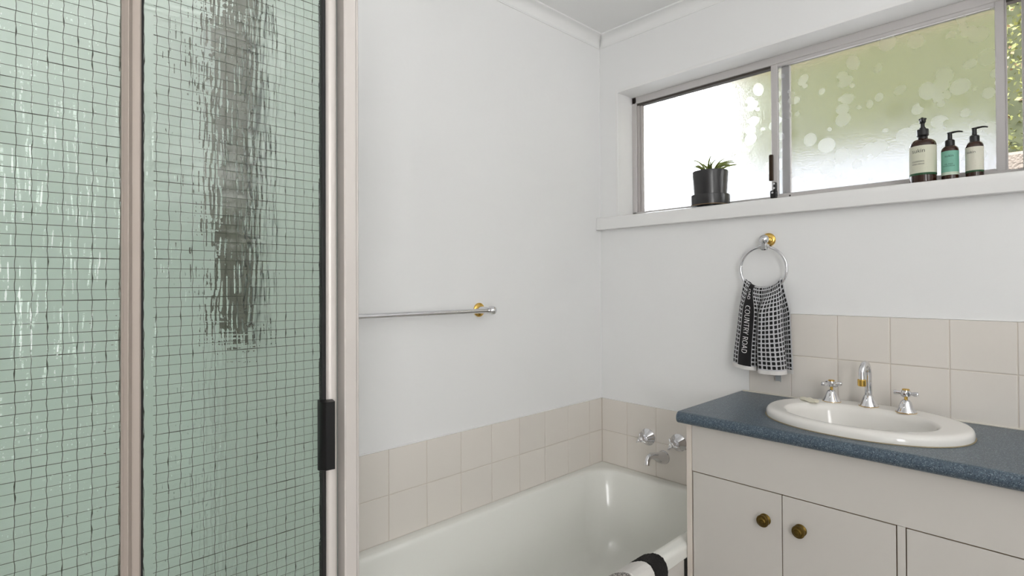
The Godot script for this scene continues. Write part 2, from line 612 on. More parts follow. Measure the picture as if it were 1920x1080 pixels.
# ------------------------------------------------------------------ window
func window() -> void:
	var w := thing("window_1", "high aluminium sliding window with obscure glass above the vanity", "window")
	w.set_meta("kind", "structure")
	# timber lining of the opening: its front edge stands a little proud of the wall
	var q := MB.new()
	var xl := 0.105
	var xr := 1.492
	var yt := 2.174
	q.box(Vector3(xl - 0.013, 1.60, -0.155), Vector3(xl, yt + 0.013, 0.004), 0.0012)
	q.box(Vector3(xr, 1.60, -0.155), Vector3(xr + 0.013, yt + 0.013, 0.004), 0.0012)
	q.box(Vector3(xl, yt, -0.155), Vector3(xr, yt + 0.013, 0.004), 0.0012)
	obj("lining", q.mesh(20.0), M.gloss_white, w)
	# sill: section (z, y) swept along x from wall to wall
	var sec := [Vector2(-0.155, 1.565), Vector2(-0.155, 1.60), Vector2(0.026, 1.60), Vector2(0.0305, 1.5985), Vector2(0.033, 1.594), Vector2(0.0345, 1.582), Vector2(0.034, 1.578), Vector2(0.034, 1.5445), Vector2(0.032, 1.5425), Vector2(0.0, 1.5425), Vector2(0.0, 1.565)]
	var a := PackedVector3Array()
	var b := PackedVector3Array()
	for s in sec:
		a.push_back(Vector3(0.001, s.y, s.x)); b.push_back(Vector3(1.60, s.y, s.x))
	q = MB.new()
	var start := q.v.size()
	for i in sec.size():
		var k := (i + 1) % sec.size()
		q.quad(a[i], a[k], b[k], b[i])
	var flat := PackedVector2Array()
	for s in sec:
		flat.push_back(s)
	var tr := Geometry2D.triangulate_polygon(flat)
	for i in range(0, tr.size(), 3):
		q.tri(a[tr[i]], a[tr[i + 1]], a[tr[i + 2]])
		q.tri(b[tr[i]], b[tr[i + 2]], b[tr[i + 1]])
	q.outward(start)
	obj("sill", q.mesh(25.0), M.gloss_white, w)
	# outer frame of the aluminium window
	var zf := -0.112
	var zb := -0.152
	var fw := 0.031
	q = MB.new()
	q.box(Vector3(xl, 1.60, zb), Vector3(xl + fw - 0.008, yt, zf), 0.0015)
	q.box(Vector3(xr - fw, 1.60, zb), Vector3(xr, yt, zf), 0.0015)
	q.box(Vector3(xl, yt - fw, zb), Vector3(xr, yt, zf), 0.0015)
	q.box(Vector3(xl, 1.60, zb), Vector3(xr, 1.628, zf), 0.0015)
	obj("frame", q.mesh(20.0), M.alu_window, w)
	q = MB.new()
	q.box(Vector3(xl + fw - 0.008, 1.62, zb + 0.004), Vector3(xl + fw + 0.002, yt - 0.02, zf - 0.010), 0.001)
	q.box(Vector3(xl + fw + 0.003, 1.62, zb + 0.002), Vector3(xl + fw + 0.012, yt - 0.02, zf - 0.018), 0.001)
	obj("track", q.mesh(20.0), mat(Color(0.74, 0.72, 0.71), 0.5, 0.1), w)
	q = MB.new()
	q.box(Vector3(xl + 0.02, yt - fw - 0.009, zb + 0.004), Vector3(xr - 0.02, yt - fw + 0.002, zf - 0.008), 0.001)
	obj("track", q.mesh(20.0), M.groove, w)
	q = MB.new()
	q.lathe([Vector2(0.0035, 0), Vector2(0.0035, 0.0012), Vector2(0.002, 0.0022), Vector2(0.0001, 0.0024)], 12)
	var sc := obj("screw", q.mesh(30.0), M.groove, w, Vector3(0.812, 1.6245, zf))
	sc.rotation.x = PI / 2
	# fixed pane behind, with the stile one sees through the obscure glass
	q = MB.new()
	pane(q, Vector3(xl + 0.02, 1.615, -0.1495), Vector3(0.80, yt - 0.02, -0.1455), 0.0)
	obj("pane", q.mesh(20.0), M.obscure_glass, w)
	obj("stile", bx(Vector3(0.774, 1.628, -0.154), Vector3(0.806, yt - fw, -0.1405), 0.002), M.alu_window, w)
	# sliding sash in front, slid a hand's breadth open at its right end
	var sash := obj("sash", bx(Vector3(0.743, 1.612, -0.1325), Vector3(0.768, yt - 0.024, -0.116), 0.002), M.alu_window, w)
	q = MB.new()
	q.box(Vector3(1.4015, 1.612, -0.1325), Vector3(1.4235, yt - 0.024, -0.116), 0.002)
	q.box(Vector3(1.4235, 1.612, -0.129), Vector3(1.428, yt - 0.024, -0.1195), 0.001)
	q.box(Vector3(0.768, 1.612, -0.1325), Vector3(1.4015, 1.636, -0.116), 0.002)
	q.box(Vector3(0.768, yt - 0.042, -0.1325), Vector3(1.4015, yt - 0.024, -0.116), 0.002)
	obj("sash_rail", q.mesh(20.0), M.alu_window, sash)
	q = MB.new()
	pane(q, Vector3(0.764, 1.630, -0.1262), Vector3(1.404, yt - 0.036, -0.1222), 0.5)
	obj("pane", q.mesh(20.0), M.obscure_glass, sash)
	# catch: dark lock body, keeper and a long brown pull strip
	q = MB.new()
	q.box(Vector3(0.743, 1.621, -0.116), Vector3(0.766, 1.650, -0.098), 0.002)
	q.box(Vector3(0.752, 1.650, -0.116), Vector3(0.764, 1.682, -0.104), 0.002)
	var lt := obj("catch", q.mesh(20.0), M.black, w)
	q = MB.new()
	q.box(Vector3(0.7365, 1.690, -0.120), Vector3(0.751, 1.792, -0.106), 0.0015)
	obj("pull_strip", q.mesh(20.0), mat(Color(0.19, 0.13, 0.06), 0.35, 0.4), lt)
	q = MB.new()
	for s in [[0.757, 1.676, -0.104], [0.757, 1.659, -0.104], [0.753, 1.641, -0.098]]:
		q.xf = Transform3D(Basis(Vector3.RIGHT, PI / 2), Vector3(s[0], s[1], s[2]))
		q.lathe([Vector2(0.004, 0), Vector2(0.004, 0.001), Vector2(0.001, 0.0016)], 14)
	obj("rivet", q.mesh(30.0), M.chrome, lt)

func pane(q: MB, lo: Vector3, hi: Vector3, off: float) -> void:
	# a sheet of glass with its face towards z, uv in units of 0.68 m
	var s := 0.68
	var u := func(p: Vector3) -> Vector2:
		return Vector2(p.x / s + off, -p.y / s * 1.333)
	var c := [Vector3(lo.x, lo.y, hi.z), Vector3(hi.x, lo.y, hi.z), Vector3(hi.x, hi.y, hi.z), Vector3(lo.x, hi.y, hi.z), Vector3(lo.x, lo.y, lo.z), Vector3(hi.x, lo.y, lo.z), Vector3(hi.x, hi.y, lo.z), Vector3(lo.x, hi.y, lo.z)]
	for f in [[0, 1, 2, 3], [5, 4, 7, 6], [4, 0, 3, 7], [1, 5, 6, 2], [3, 2, 6, 7], [4, 5, 1, 0]]:
		q.quad(c[f[0]], c[f[1]], c[f[2]], c[f[3]], u.call(c[f[0]]), u.call(c[f[1]]), u.call(c[f[2]]), u.call(c[f[3]]))

# ------------------------------------------------------------------ outside the window
func garden() -> void:
	struct("ground", bx(Vector3(-14, -0.4, -14), Vector3(14, -0.15, -0.2)), mat(lin(0.42, 0.40, 0.36), 0.9), "pale paved ground outside the window", "ground")
	var gw := MB.new()
	gw.box(Vector3(-6, -0.2, -2.75), Vector3(1.235, 2.25, -2.5), 0.02)
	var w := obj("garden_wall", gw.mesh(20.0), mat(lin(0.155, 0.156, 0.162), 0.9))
	var lowm := mat(lin(0.125, 0.105, 0.088), 1.0)
	lowm.metallic_specular = 0.1
	lowm.heightmap_enabled = true
	lowm.heightmap_texture = noise_tex(0.15, 256, 21)
	lowm.heightmap_scale = 1.5
	lowm.uv1_triplanar = true
	lowm.uv1_scale = Vector3(1.2, 1.2, 1.2)
	var lw := obj("retaining_wall", bx(Vector3(1.24, -0.2, -2.75), Vector3(6, 2.10, -2.5), 0.02), lowm)
	tag(lw, "rough beige retaining wall under the hedge at the window's open end", "wall")
	tag(w, "pale rendered garden wall blurred behind the lower obscure glass", "wall")
	var e := obj("eave", bx(Vector3(-3, 2.33, -0.66), Vector3(6, 2.45, -0.165), 0.004), mat(lin(0.34, 0.26, 0.17), 0.8))
	tag(e, "tan painted eave above the outside of the window", "eave")
	# hedge: leaves in their tens of thousands over a dark twiggy core
	var h := thing("hedge", "tall yellow-green hedge growing outside the open end of the window", "hedge", Vector3(0, 2.0, -3.05))
	var core := MB.new()
	var fn := FastNoiseLite.new()
	fn.seed = 4
	fn.frequency = 1.3
	var rows := []
	for i in 13:
		var y := i * 0.25
		var r := PackedVector3Array()
		for j in 40:
			var x := -0.85 + j * 0.18
			r.push_back(Vector3(x, y, 0.10 + 0.12 * fn.get_noise_2d(x * 1.5, y * 1.5)))
		rows.push_back(r)
	var grid := rows
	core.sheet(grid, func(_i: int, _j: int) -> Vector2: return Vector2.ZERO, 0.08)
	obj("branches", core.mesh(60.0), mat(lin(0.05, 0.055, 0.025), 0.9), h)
	var leaf := MB.new()
	leaf.quad(Vector3(0, 0, 0), Vector3(0.011, 0.016, 0.003), Vector3(0, 0.036, 0), Vector3(-0.011, 0.016, 0.003))
	var lm := leaf.mesh(60.0)
	var mm := MultiMesh.new()
	mm.transform_format = MultiMesh.TRANSFORM_3D
	mm.use_colors = true
	mm.mesh = lm
	var N := 38000
	mm.instance_count = N
	for i in N:
		var x := -0.9 + 6.5 * pow(rng.randf(), 1.2)
		var y := 3.0 * rng.randf() + 0.02
		var z := 0.17 + 0.13 * fn.get_noise_2d(x * 3.0, y * 3.0) + rng.randf_range(-0.05, 0.12)
		var bs := Basis.from_euler(Vector3(rng.randf_range(-1.4, 1.2), rng.randf_range(-1.5, 1.5), rng.randf_range(-3, 3))).scaled(Vector3.ONE * rng.randf_range(0.7, 1.3))
		mm.set_instance_transform(i, Transform3D(bs, Vector3(x, y, z)))
		var t := rng.randf()
		var c := Color(0.105, 0.114, 0.042).lerp(Color(0.21, 0.212, 0.066), t)
		if rng.randf() < 0.1:
			c = Color(0.15, 0.10, 0.05)
		mm.set_instance_color(i, c)
	var mi := MultiMeshInstance3D.new()
	mi.name = "foliage"
	mi.multimesh = mm
	var leafm := mat(Color.WHITE, 0.5)
	leafm.vertex_color_use_as_albedo = true
	leafm.cull_mode = BaseMaterial3D.CULL_DISABLED
	leafm.backlight_enabled = true
	leafm.backlight = Color(0.4, 0.4, 0.4)
	mi.material_override = leafm
	mi.set_meta("kind", "stuff")
	h.add_child(mi, true)

# ------------------------------------------------------------------ bath
func bath() -> void:
	var t := thing("bathtub", "white enamel bathtub along the tiled wall", "bathtub")
	var q := MB.new()
	var X := 0.690
	var Z := 1.62
	var x0 := 0.0005
	var rings := []
	var full := func(i: float, y: float, r: float) -> PackedVector3Array:
		return rrect(x0 + (i if i > 0 else 0.0) * 0.0, X - i, 0.0005, Z, [0.002, 0.002, maxf(r, 0.002), maxf(r * 0.3, 0.002)], y, 8)
	rings.push_back(full.call(0.008, 0.400, 0.01))
	rings.push_back(full.call(0.001, 0.405, 0.012))
	rings.push_back(full.call(0.0, 0.425, 0.012))
	for k in 6:
		var a := PI * 0.5 * k / 5.0
		rings.push_back(full.call(0.016 * (1.0 - cos(a)), 0.434 + 0.016 * sin(a), 0.014))
	# inner edge: insets at the wall side, tap end, front, foot
	var inn := func(s: float, y: float, r: float) -> PackedVector3Array:
		return rrect(0.036 + s * 1.0, 0.648 - s * 0.9, 0.050 + s * 0.9, Z - 0.06 - s * 2.2, [r, r, r, r], y, 8)
	rings.push_back(inn.call(-0.010, 0.451, 0.11))
	rings.push_back(inn.call(-0.003, 0.4497, 0.11))
	for k in range(1, 6):
		var a := PI * 0.45 * k / 5.0
		rings.push_back(inn.call(0.016 * sin(a), 0.449 - 0.02 * (1.0 - cos(a)), 0.115))
	rings.push_back(inn.call(0.030, 0.38, 0.13))
	rings.push_back(inn.call(0.045, 0.30, 0.14))
	rings.push_back(inn.call(0.062, 0.20, 0.15))
	rings.push_back(inn.call(0.075, 0.15, 0.15))
	rings.push_back(inn.call(0.095, 0.115, 0.15))
	rings.push_back(inn.call(0.125, 0.098, 0.13))
	rings.push_back(inn.call(0.165, 0.093, 0.1))
	q.loft(rings, true, false, true, false)
	obj("shell", q.mesh(50.0), M.enamel, t)
	q = MB.new()
	q.box(Vector3(0.665, 0.0, 0.468), Vector3(0.6835, 0.3985, Z), 0.002)
	tag(obj("front_panel", q.mesh(20.0), M.cabinet, t), "cream panel below the rim")
	q = MB.new()
	q.lathe([Vector2(0.03, 0), Vector2(0.03, 0.002), Vector2(0.024, 0.004), Vector2(0.002, 0.003)], 24)
	obj("waste", q.mesh(30.0), M.chrome, t, Vector3(0.34, 0.094, 0.36))
	# wall taps
	wall_tap(Vector3(0.256, 0.616, 0.007), 0.35, "chrome bath tap on the tiles, nearer to the corner")
	wall_tap(Vector3(0.405, 0.622, 0.007), 0.15, "chrome bath tap on the tiles beside the vanity")
	var sp := thing("bath_spout", "curved chrome bath spout below the pair of taps", "spout", Vector3(0.334, 0.545, 0.007))
	q = MB.new()
	q.xf = Transform3D(Basis(Vector3.RIGHT, PI / 2), Vector3.ZERO)
	q.lathe([Vector2(0.029, 0), Vector2(0.029, 0.003), Vector2(0.026, 0.008), Vector2(0.018, 0.014)], 28)
	obj("rose", q.mesh(40.0), M.chrome, sp)
	q = MB.new()
	var path := [Vector3(0, 0, 0.004), Vector3(0, 0.002, 0.02), Vector3(0, 0.008, 0.04), Vector3(0, 0.016, 0.06), Vector3(0, 0.023, 0.08), Vector3(0, 0.027, 0.098), Vector3(0, 0.026, 0.112), Vector3(0, 0.020, 0.123), Vector3(0, 0.010, 0.129), Vector3(0, -0.004, 0.131)]
	q.tube(path, [0.027, 0.0255, 0.0215, 0.0175, 0.0145, 0.0125, 0.0118, 0.0115, 0.0115, 0.0118], 20)
	obj("spout", q.mesh(50.0), M.chrome, sp)

func wall_tap(at: Vector3, turn: float, label: String) -> void:
	var t := thing("bath_tap", label, "tap", at, "wall taps over the bath")
	var q := MB.new()
	q.xf = Transform3D(Basis(Vector3.RIGHT, PI / 2), Vector3.ZERO)
	q.lathe([Vector2(0.0365, 0), Vector2(0.0365, 0.003), Vector2(0.034, 0.006), Vector2(0.028, 0.012), Vector2(0.022, 0.020), Vector2(0.017, 0.028), Vector2(0.012, 0.03)], 32)
	obj("rose", q.mesh(35.0), M.chrome, t)
	# three-lobed handle
	q = MB.new()
	var rings := []
	for s in [[0.026, 0.45], [0.030, 0.7], [0.042, 0.95], [0.054, 1.0], [0.060, 0.9], [0.063, 0.6]]:
		var r := PackedVector3Array()
		for j in 48:
			var a := TAU * j / 48.0
			var lobe := 0.013 + 0.017 * pow(maxf(0.0, cos(3.0 * (a + turn))), 3.0)
			r.push_back(Vector3(cos(a), sin(a), 0) * lobe * s[1] + Vector3(0, 0, s[0]))
		rings.push_back(r)
	q.loft(rings)
	obj("handle", q.mesh(50.0), M.chrome, t)
	q = MB.new()
	q.xf = Transform3D(Basis(Vector3.RIGHT, PI / 2), Vector3(0, 0, 0.061))
	q.lathe([Vector2(0.0095, 0), Vector2(0.0095, 0.006), Vector2(0.0075, 0.0085), Vector2(0.0045, 0.0085), Vector2(0.0042, 0.0055), Vector2(0.0001, 0.0055)], 20)
	obj("button", q.mesh(35.0), M.chrome, t)

# ------------------------------------------------------------------ vanity
func vanity() -> void:
	var Y := 0.878
	var x0 := 0.674
	var x1 := 1.86
	var zf := 0.497
	var yb := 0.841
	var c := Vector2(1.127, 0.24)
	# benchtop with the hole for the basin
	var b := thing("benchtop", "speckled blue-grey laminate benchtop with rounded front edge", "benchtop")
	var q := MB.new()
	var r := (Y - yb) * 0.5
	var ztop := zf - r
	var hole := oval(c.x, c.y, 0.235, 0.185, Y, 2.15, 96)
	var hole2 := oval(c.x, c.y, 0.235, 0.185, yb, 2.15, 96)
	var z0 := 0.0075
	var edge := func(p: Vector3) -> Vector3:
		var d := Vector2(p.x - c.x, p.z - c.y)
		var s := 1e9
		if d.x > 1e-6: s = minf(s, (x1 - c.x) / d.x)
		if d.x < -1e-6: s = minf(s, (x0 - c.x) / d.x)
		if d.y > 1e-6: s = minf(s, (ztop - c.y) / d.y)
		if d.y < -1e-6: s = minf(s, (z0 - c.y) / d.y)
		return Vector3(c.x + d.x * s, p.y, c.y + d.y * s)
	for i in 96:
		var k := (i + 1) % 96
		for top in [true, false]:
			var h0: Vector3 = hole[i] if top else hole2[i]
			var h1: Vector3 = hole[k] if top else hole2[k]
			var e0: Vector3 = edge.call(h0)
			var e1: Vector3 = edge.call(h1)
			var pts := [h0, e0]
			if absf(e0.x - e1.x) > 1e-5 and absf(e0.z - e1.z) > 1e-5:   # the rectangle's corner lies between
				pts.push_back(Vector3(x1 if absf(e0.x - x1) < 1e-4 or absf(e1.x - x1) < 1e-4 else x0, h0.y, ztop if absf(e0.z - ztop) < 1e-4 or absf(e1.z - ztop) < 1e-4 else z0))
			pts.push_back(e1)
			pts.push_back(h1)
			for n in range(1, pts.size() - 1):
				if top:
					q.tri(pts[0], pts[n + 1], pts[n])
				else:
					q.tri(pts[0], pts[n], pts[n + 1])
		q.quad(hole[i], hole[k], hole2[k], hole2[i])
	var nose := []
	for i in 13:
		var a := PI * 0.5 - PI * i / 12.0
		nose.push_back(Vector2(ztop + r * cos(a), Y - r + r * sin(a)))
	for i in nose.size() - 1:
		var n0: Vector2 = nose[i]
		var n1: Vector2 = nose[i + 1]
		q.quad(Vector3(x0, n1.y, n1.x), Vector3(x1, n1.y, n1.x), Vector3(x1, n0.y, n0.x), Vector3(x0, n0.y, n0.x))
	q.quad(Vector3(x1, yb, z0), Vector3(x0, yb, z0), Vector3(x0, Y, z0), Vector3(x1, Y, z0))
	obj("top", q.mesh(35.0), M.laminate, b)
	var cap := [Vector2(z0, yb), Vector2(z0, Y)]
	cap.append_array(nose)
	for side in 2:
		q = MB.new()
		var xa := x0 - 0.0008 if side == 0 else x1
		var xb := x0 if side == 0 else x1 + 0.0008
		var ra := PackedVector3Array()
		var rb := PackedVector3Array()
		for s in cap:
			ra.push_back(Vector3(xa, s.y, s.x)); rb.push_back(Vector3(xb, s.y, s.x))
		q.loft([ra, rb])
		tag(obj("end_cap", q.mesh(30.0), mat(lin(0.36, 0.36, 0.35), 0.5), b), "plain grey end cap")
	q = MB.new()
	q.tube([Vector3(x0 + 0.004, Y + 0.0015, 0.0085), Vector3(x1, Y + 0.0015, 0.0085)], 0.0035, 8)
	obj("sealant", q.mesh(50.0), mat(lin(0.72, 0.68, 0.6), 0.5), b)
	# cabinet
	var v := thing("vanity_cabinet", "cream vanity cabinet with brown-edged doors below the benchtop", "cabinet")
	var zc := 0.465
	q = MB.new()
	q.box(Vector3(0.692, 0.10, 0.01), Vector3(0.7095, 0.840, zc), 0.0006)
	obj("side_panel", q.mesh(20.0), M.cabinet_edge, v)
	q = MB.new()
	q.box(Vector3(0.7097, 0.10, 0.02), Vector3(x1 - 0.01, 0.690, zc - 0.0165))
	q.box(Vector3(0.7097, 0.690, zc - 0.03), Vector3(x1 - 0.01, 0.838, zc - 0.0165))
	q.box(Vector3(x1 - 0.03, 0.690, 0.02), Vector3(x1 - 0.01, 0.838, zc - 0.0165))
	tag(obj("carcass", q.mesh(20.0), M.board, v), "brown board seen in the gaps")
	q = MB.new()
	q.box(Vector3(0.73, 0.0, 0.05), Vector3(x1 - 0.03, 0.10, zc - 0.05))
	obj("kickboard", q.mesh(20.0), M.cabinet, v)
	front(v, "top_rail", 0.7112, x1 - 0.012, 0.6912, 0.8405, zc)
	var d1 := front(v, "door", 0.7140, 0.9842, 0.115, 0.6885, zc)
	var d2 := front(v, "door", 0.9866, 1.2546, 0.115, 0.6885, zc)
	front(v, "centre_stile", 1.2572, 1.2742, 0.10, 0.6905, zc)
	front(v, "door", 1.2766, 1.5500, 0.115, 0.6885, zc)
	front(v, "door", 1.5524, x1 - 0.014, 0.115, 0.6885, zc)
	for s in [[d1, 0.938], [d2, 1.034]]:
		q = MB.new()
		q.xf = Transform3D(Basis(Vector3.RIGHT, PI / 2), Vector3(s[1], 0.606, zc))
		q.lathe([Vector2(0.0165, 0), Vector2(0.0165, 0.002), Vector2(0.0145, 0.0035), Vector2(0.009, 0.006), Vector2(0.0085, 0.011), Vector2(0.013, 0.0135), Vector2(0.0168, 0.016), Vector2(0.0172, 0.0195), Vector2(0.0155, 0.0225), Vector2(0.0118, 0.0235), Vector2(0.0112, 0.0255), Vector2(0.0088, 0.0275), Vector2(0.0066, 0.0272), Vector2(0.006, 0.029), Vector2(0.003, 0.0302), Vector2(0.0001, 0.0305)], 32)
		obj("knob", q.mesh(32.0), M.brass, s[0])
	basin(c)

func front(v: Node, called: String, xa: float, xb: float, ya: float, yb: float, z: float) -> MeshInstance3D:
	# a laminate board with a thin brown edge
	var o := obj(called, bx(Vector3(xa, ya, z - 0.004), Vector3(xb, yb, z), 0.0005), M.cabinet, v)
	obj("edging", bx(Vector3(xa, ya, z - 0.0165), Vector3(xb, yb, z - 0.004)), M.brown_edge, o)
	return o

func basin(c: Vector2) -> void:
	var t := thing("basin", "white oval drop-in basin set into the benchtop", "basin", Vector3(0, 0, 0))
	var q := MB.new()
	var Y := 0.8785
	var rings := []
	var A := 0.257
	var B := 0.204
	for s in [[0.001, 0.0], [0.0, 0.006], [0.001, 0.015], [0.004, 0.021], [0.009, 0.0248], [0.016, 0.0265], [0.026, 0.0265]]:
		rings.push_back(oval(c.x, c.y, A - s[0], B - s[0], Y + s[1], 2.15, 80))
	# tap deck at the back, then over the inner lip and down into the bowl
	for s in [[0.196, 0.150, 0.026, 0.0265], [0.190, 0.145, 0.029, 0.0245], [0.185, 0.140, 0.031, 0.018], [0.180, 0.135, 0.032, 0.005], [0.172, 0.127, 0.032, -0.03], [0.155, 0.112, 0.032, -0.075], [0.125, 0.09, 0.03, -0.108], [0.08, 0.06, 0.028, -0.125], [0.03, 0.03, 0.026, -0.131]]:
		rings.push_back(oval(c.x - 0.004, c.y + s[2], s[0], s[1], Y + s[3], 2.1, 80))
	q.loft(rings, true, false, true, false)
	obj("bowl", q.mesh(50.0), M.ceramic, t)
	q = MB.new()
	q.lathe([Vector2(0.028, 0), Vector2(0.027, 0.003), Vector2(0.018, 0.0035), Vector2(0.001, 0.001)], 24)
	obj("waste", q.mesh(30.0), M.chrome, t, Vector3(c.x - 0.004, Y - 0.1315, c.y + 0.026))
	# thin brown sealant line under the rim
	q = MB.new()
	var ring := oval(c.x, c.y, A + 0.0005, B + 0.0005, Y + 0.0005, 2.15, 80)
	var path := []
	for p in ring:
		path.push_back(p)
	path.push_back(ring[0])
	path.push_back(ring[1])
	q.tube(path, 0.0016, 6, false)
	obj("sealant", q.mesh(60.0), mat(lin(0.34, 0.28, 0.18), 0.8), t)
	basin_tap(Vector3(1.011, Y + 0.0262, 0.106), 0.85, "chrome and gold basin tap left of the spout")
	basin_tap(Vector3(1.213, Y + 0.0262, 0.117), 0.04, "chrome and gold basin tap right of the spout")
	var s := thing("basin_spout", "tall chrome gooseneck basin spout with gold nozzle", "spout", Vector3(1.113, Y + 0.0262, 0.100))
	q = MB.new()
	q.lathe([Vector2(0.0265, 0.0015), Vector2(0.0265, 0.003), Vector2(0.023, 0.008), Vector2(0.018, 0.018), Vector2(0.0145, 0.028), Vector2(0.0118, 0.034), Vector2(0.008, 0.036)], 32)
	obj("base", q.mesh(40.0), M.chrome, s)
	q = MB.new()
	q.lathe([Vector2(0.0272, 0), Vector2(0.0272, 0.0016), Vector2(0.02, 0.0018)], 32)
	obj("base_ring", q.mesh(30.0), M.gold, s)
	q = MB.new()
	var pts := [Vector3(0, 0.03, 0), Vector3(0, 0.06, 0), Vector3(0, 0.09, 0), Vector3(0, 0.105, 0)]
	for i in range(1, 13):
		var a := PI * i / 12.0 * 0.97
		pts.push_back(Vector3(-0.002 * i / 12.0, 0.105 + 0.031 * sin(a), 0.031 - 0.031 * cos(a)))
	pts.push_back(Vector3(-0.002, 0.090, 0.063))
	var rad := []
	for i in pts.size():
		rad.push_back(0.0105 - 0.0015 * minf(1.0, i / 4.0))
	q.tube(pts, rad, 20)
	obj("neck", q.mesh(50.0), M.chrome, s)
	q = MB.new()
	q.lathe([Vector2(0.0095, 0), Vector2(0.0115, 0.002), Vector2(0.0118, 0.019), Vector2(0.0105, 0.021)], 18)
	obj("nozzle", q.mesh(30.0), M.gold, s, Vector3(-0.002, 0.070, 0.0635))
	# sliver of soap on the rim
	q = MB.new()
	var rr := []
	for k in 5:
		var f: float = [0.75, 1.0, 0.95, 0.7, 0.2][k]
		var hgt: float = [0.0, 0.002, 0.004, 0.0055, 0.006][k]
		var ring2 := PackedVector3Array()
		for j in 20:
			var a := TAU * j / 20.0
			ring2.push_back(Vector3(cos(a) * 0.036 * f * (1.0 + 0.12 * sin(3 * a)), hgt * 1.6 + 0.0016 * sin(5 * a) * f, sin(a) * 0.021 * f * (1.0 + 0.2 * cos(2 * a + 1))))
		rr.push_back(ring2)
	q.loft(rr)
	var so := obj("soap", q.mesh(60.0), mat(lin(0.74, 0.70, 0.57), 0.4), self, Vector3(0.962, Y + 0.0262, 0.158))
	so.rotation.y = -0.7
	tag(so, "thin worn sliver of cream soap on the basin's back rim", "soap")

func basin_tap(at: Vector3, turn: float, label: String) -> void:
	var t := thing("basin_tap", label, "tap", at, "cross-handle taps on the basin")
	var q := MB.new()
	q.lathe([Vector2(0.0262, 0.0015), Vector2(0.0262, 0.003), Vector2(0.0235, 0.007), Vector2(0.019, 0.015), Vector2(0.016, 0.024), Vector2(0.0135, 0.031), Vector2(0.010, 0.036), Vector2(0.006, 0.038)], 32)
	obj("bell", q.mesh(40.0), M.chrome, t)
	q = MB.new()
	q.lathe([Vector2(0.027, 0), Vector2(0.027, 0.0016), Vector2(0.02, 0.0018)], 32)
	obj("base_ring", q.mesh(30.0), M.gold, t)
	q = MB.new()
	q.lathe([Vector2(0.0045, 0.036), Vector2(0.0045, 0.05)], 14)
	obj("spindle", q.mesh(30.0), M.gold, t)
	q = MB.new()
	q.lathe([Vector2(0.008, 0.047), Vector2(0.0115, 0.049), Vector2(0.012, 0.061), Vector2(0.011, 0.066), Vector2(0.006, 0.0675)], 20)
	for k in 4:
		var a := turn + PI * 0.5 * k
		var d := Vector3(cos(a), 0, sin(a))
		var b := Vector3(0, 0.0565, 0)
		q.tube([b + d * 0.006, b + d * 0.012, b + d * 0.022, b + d * 0.028, b + d * 0.0305, b + d * 0.0315], [0.0048, 0.0046, 0.0066, 0.0070, 0.0056, 0.001], 14)
	obj("cross_handle", q.mesh(40.0), M.chrome, t)
	q = MB.new()
	q.lathe([Vector2(0.0095, 0.0655), Vector2(0.0095, 0.0685), Vector2(0.0075, 0.0700), Vector2(0.0001, 0.0702)], 20)
	obj("button", q.mesh(30.0), M.gold, t)

# ------------------------------------------------------------------ shower
func wired_pane(q: MB, z0: float, z1: float, y0: float, y1: float, x: float, th: float, off: float) -> void:
	var u := func(p: Vector3) -> Vector2:
		return Vector2((p.z + p.x) / 0.30 + off, -p.y / 0.30)
	var lo := Vector3(x - th / 2, y0, z0)
	var hi := Vector3(x + th / 2, y1, z1)
	var c := [Vector3(hi.x, lo.y, hi.z), Vector3(hi.x, lo.y, lo.z), Vector3(hi.x, hi.y, lo.z), Vector3(hi.x, hi.y, hi.z), Vector3(lo.x, lo.y, hi.z), Vector3(lo.x, lo.y, lo.z), Vector3(lo.x, hi.y, lo.z), Vector3(lo.x, hi.y, hi.z)]
	for f in [[0, 1, 2, 3], [5, 4, 7, 6], [4, 0, 3, 7], [1, 5, 6, 2], [3, 2, 6, 7], [4, 5, 1, 0]]:
		q.quad(c[f[0]], c[f[1]], c[f[2]], c[f[3]], u.call(c[f[0]]), u.call(c[f[1]]), u.call(c[f[2]]), u.call(c[f[3]]))

func wires(z0: float, z1: float, y0: float, y1: float, x: float, zoff: float, yoff: float) -> ArrayMesh:
	var q := MB.new()
	var PZ := 0.01467
	var PY := 0.01345
	var k := int(ceil((z0 - zoff) / PZ))
	while zoff + k * PZ < z1 - 0.001:
		var z := zoff + k * PZ
		var path := []
		var rad := []
		var ph := rng.randf() * TAU
		var y := y0
		while y < y1:
			path.push_back(Vector3(x, y, z + 0.0005 * sin(PI * (y - yoff) / PY + ph) + 0.0003 * sin(y * 61.0 + ph)))
			rad.push_back(0.00033 if rng.randf() > 0.03 else 0.0008)
			y += PY * 0.5
		q.tube(path, rad, 4, false)
		k += 1
	k = int(ceil((y0 - yoff) / PY))
	while yoff + k * PY < y1 - 0.001:
		var y := yoff + k * PY + rng.randf_range(-0.0003, 0.0003)
		var path := []
		var rad := []
		var z := z0
		var fat := rng.randf_range(0.00026, 0.0004)
		while z < z1 + 0.01:
			path.push_back(Vector3(x, y + rng.randf_range(-0.0001, 0.0001), minf(z, z1)))
			rad.push_back(fat if rng.randf() > 0.06 else fat * 1.8)
			z += 0.03
		q.tube(path, rad, 4, false)
		k += 1
	return q.mesh(80.0)

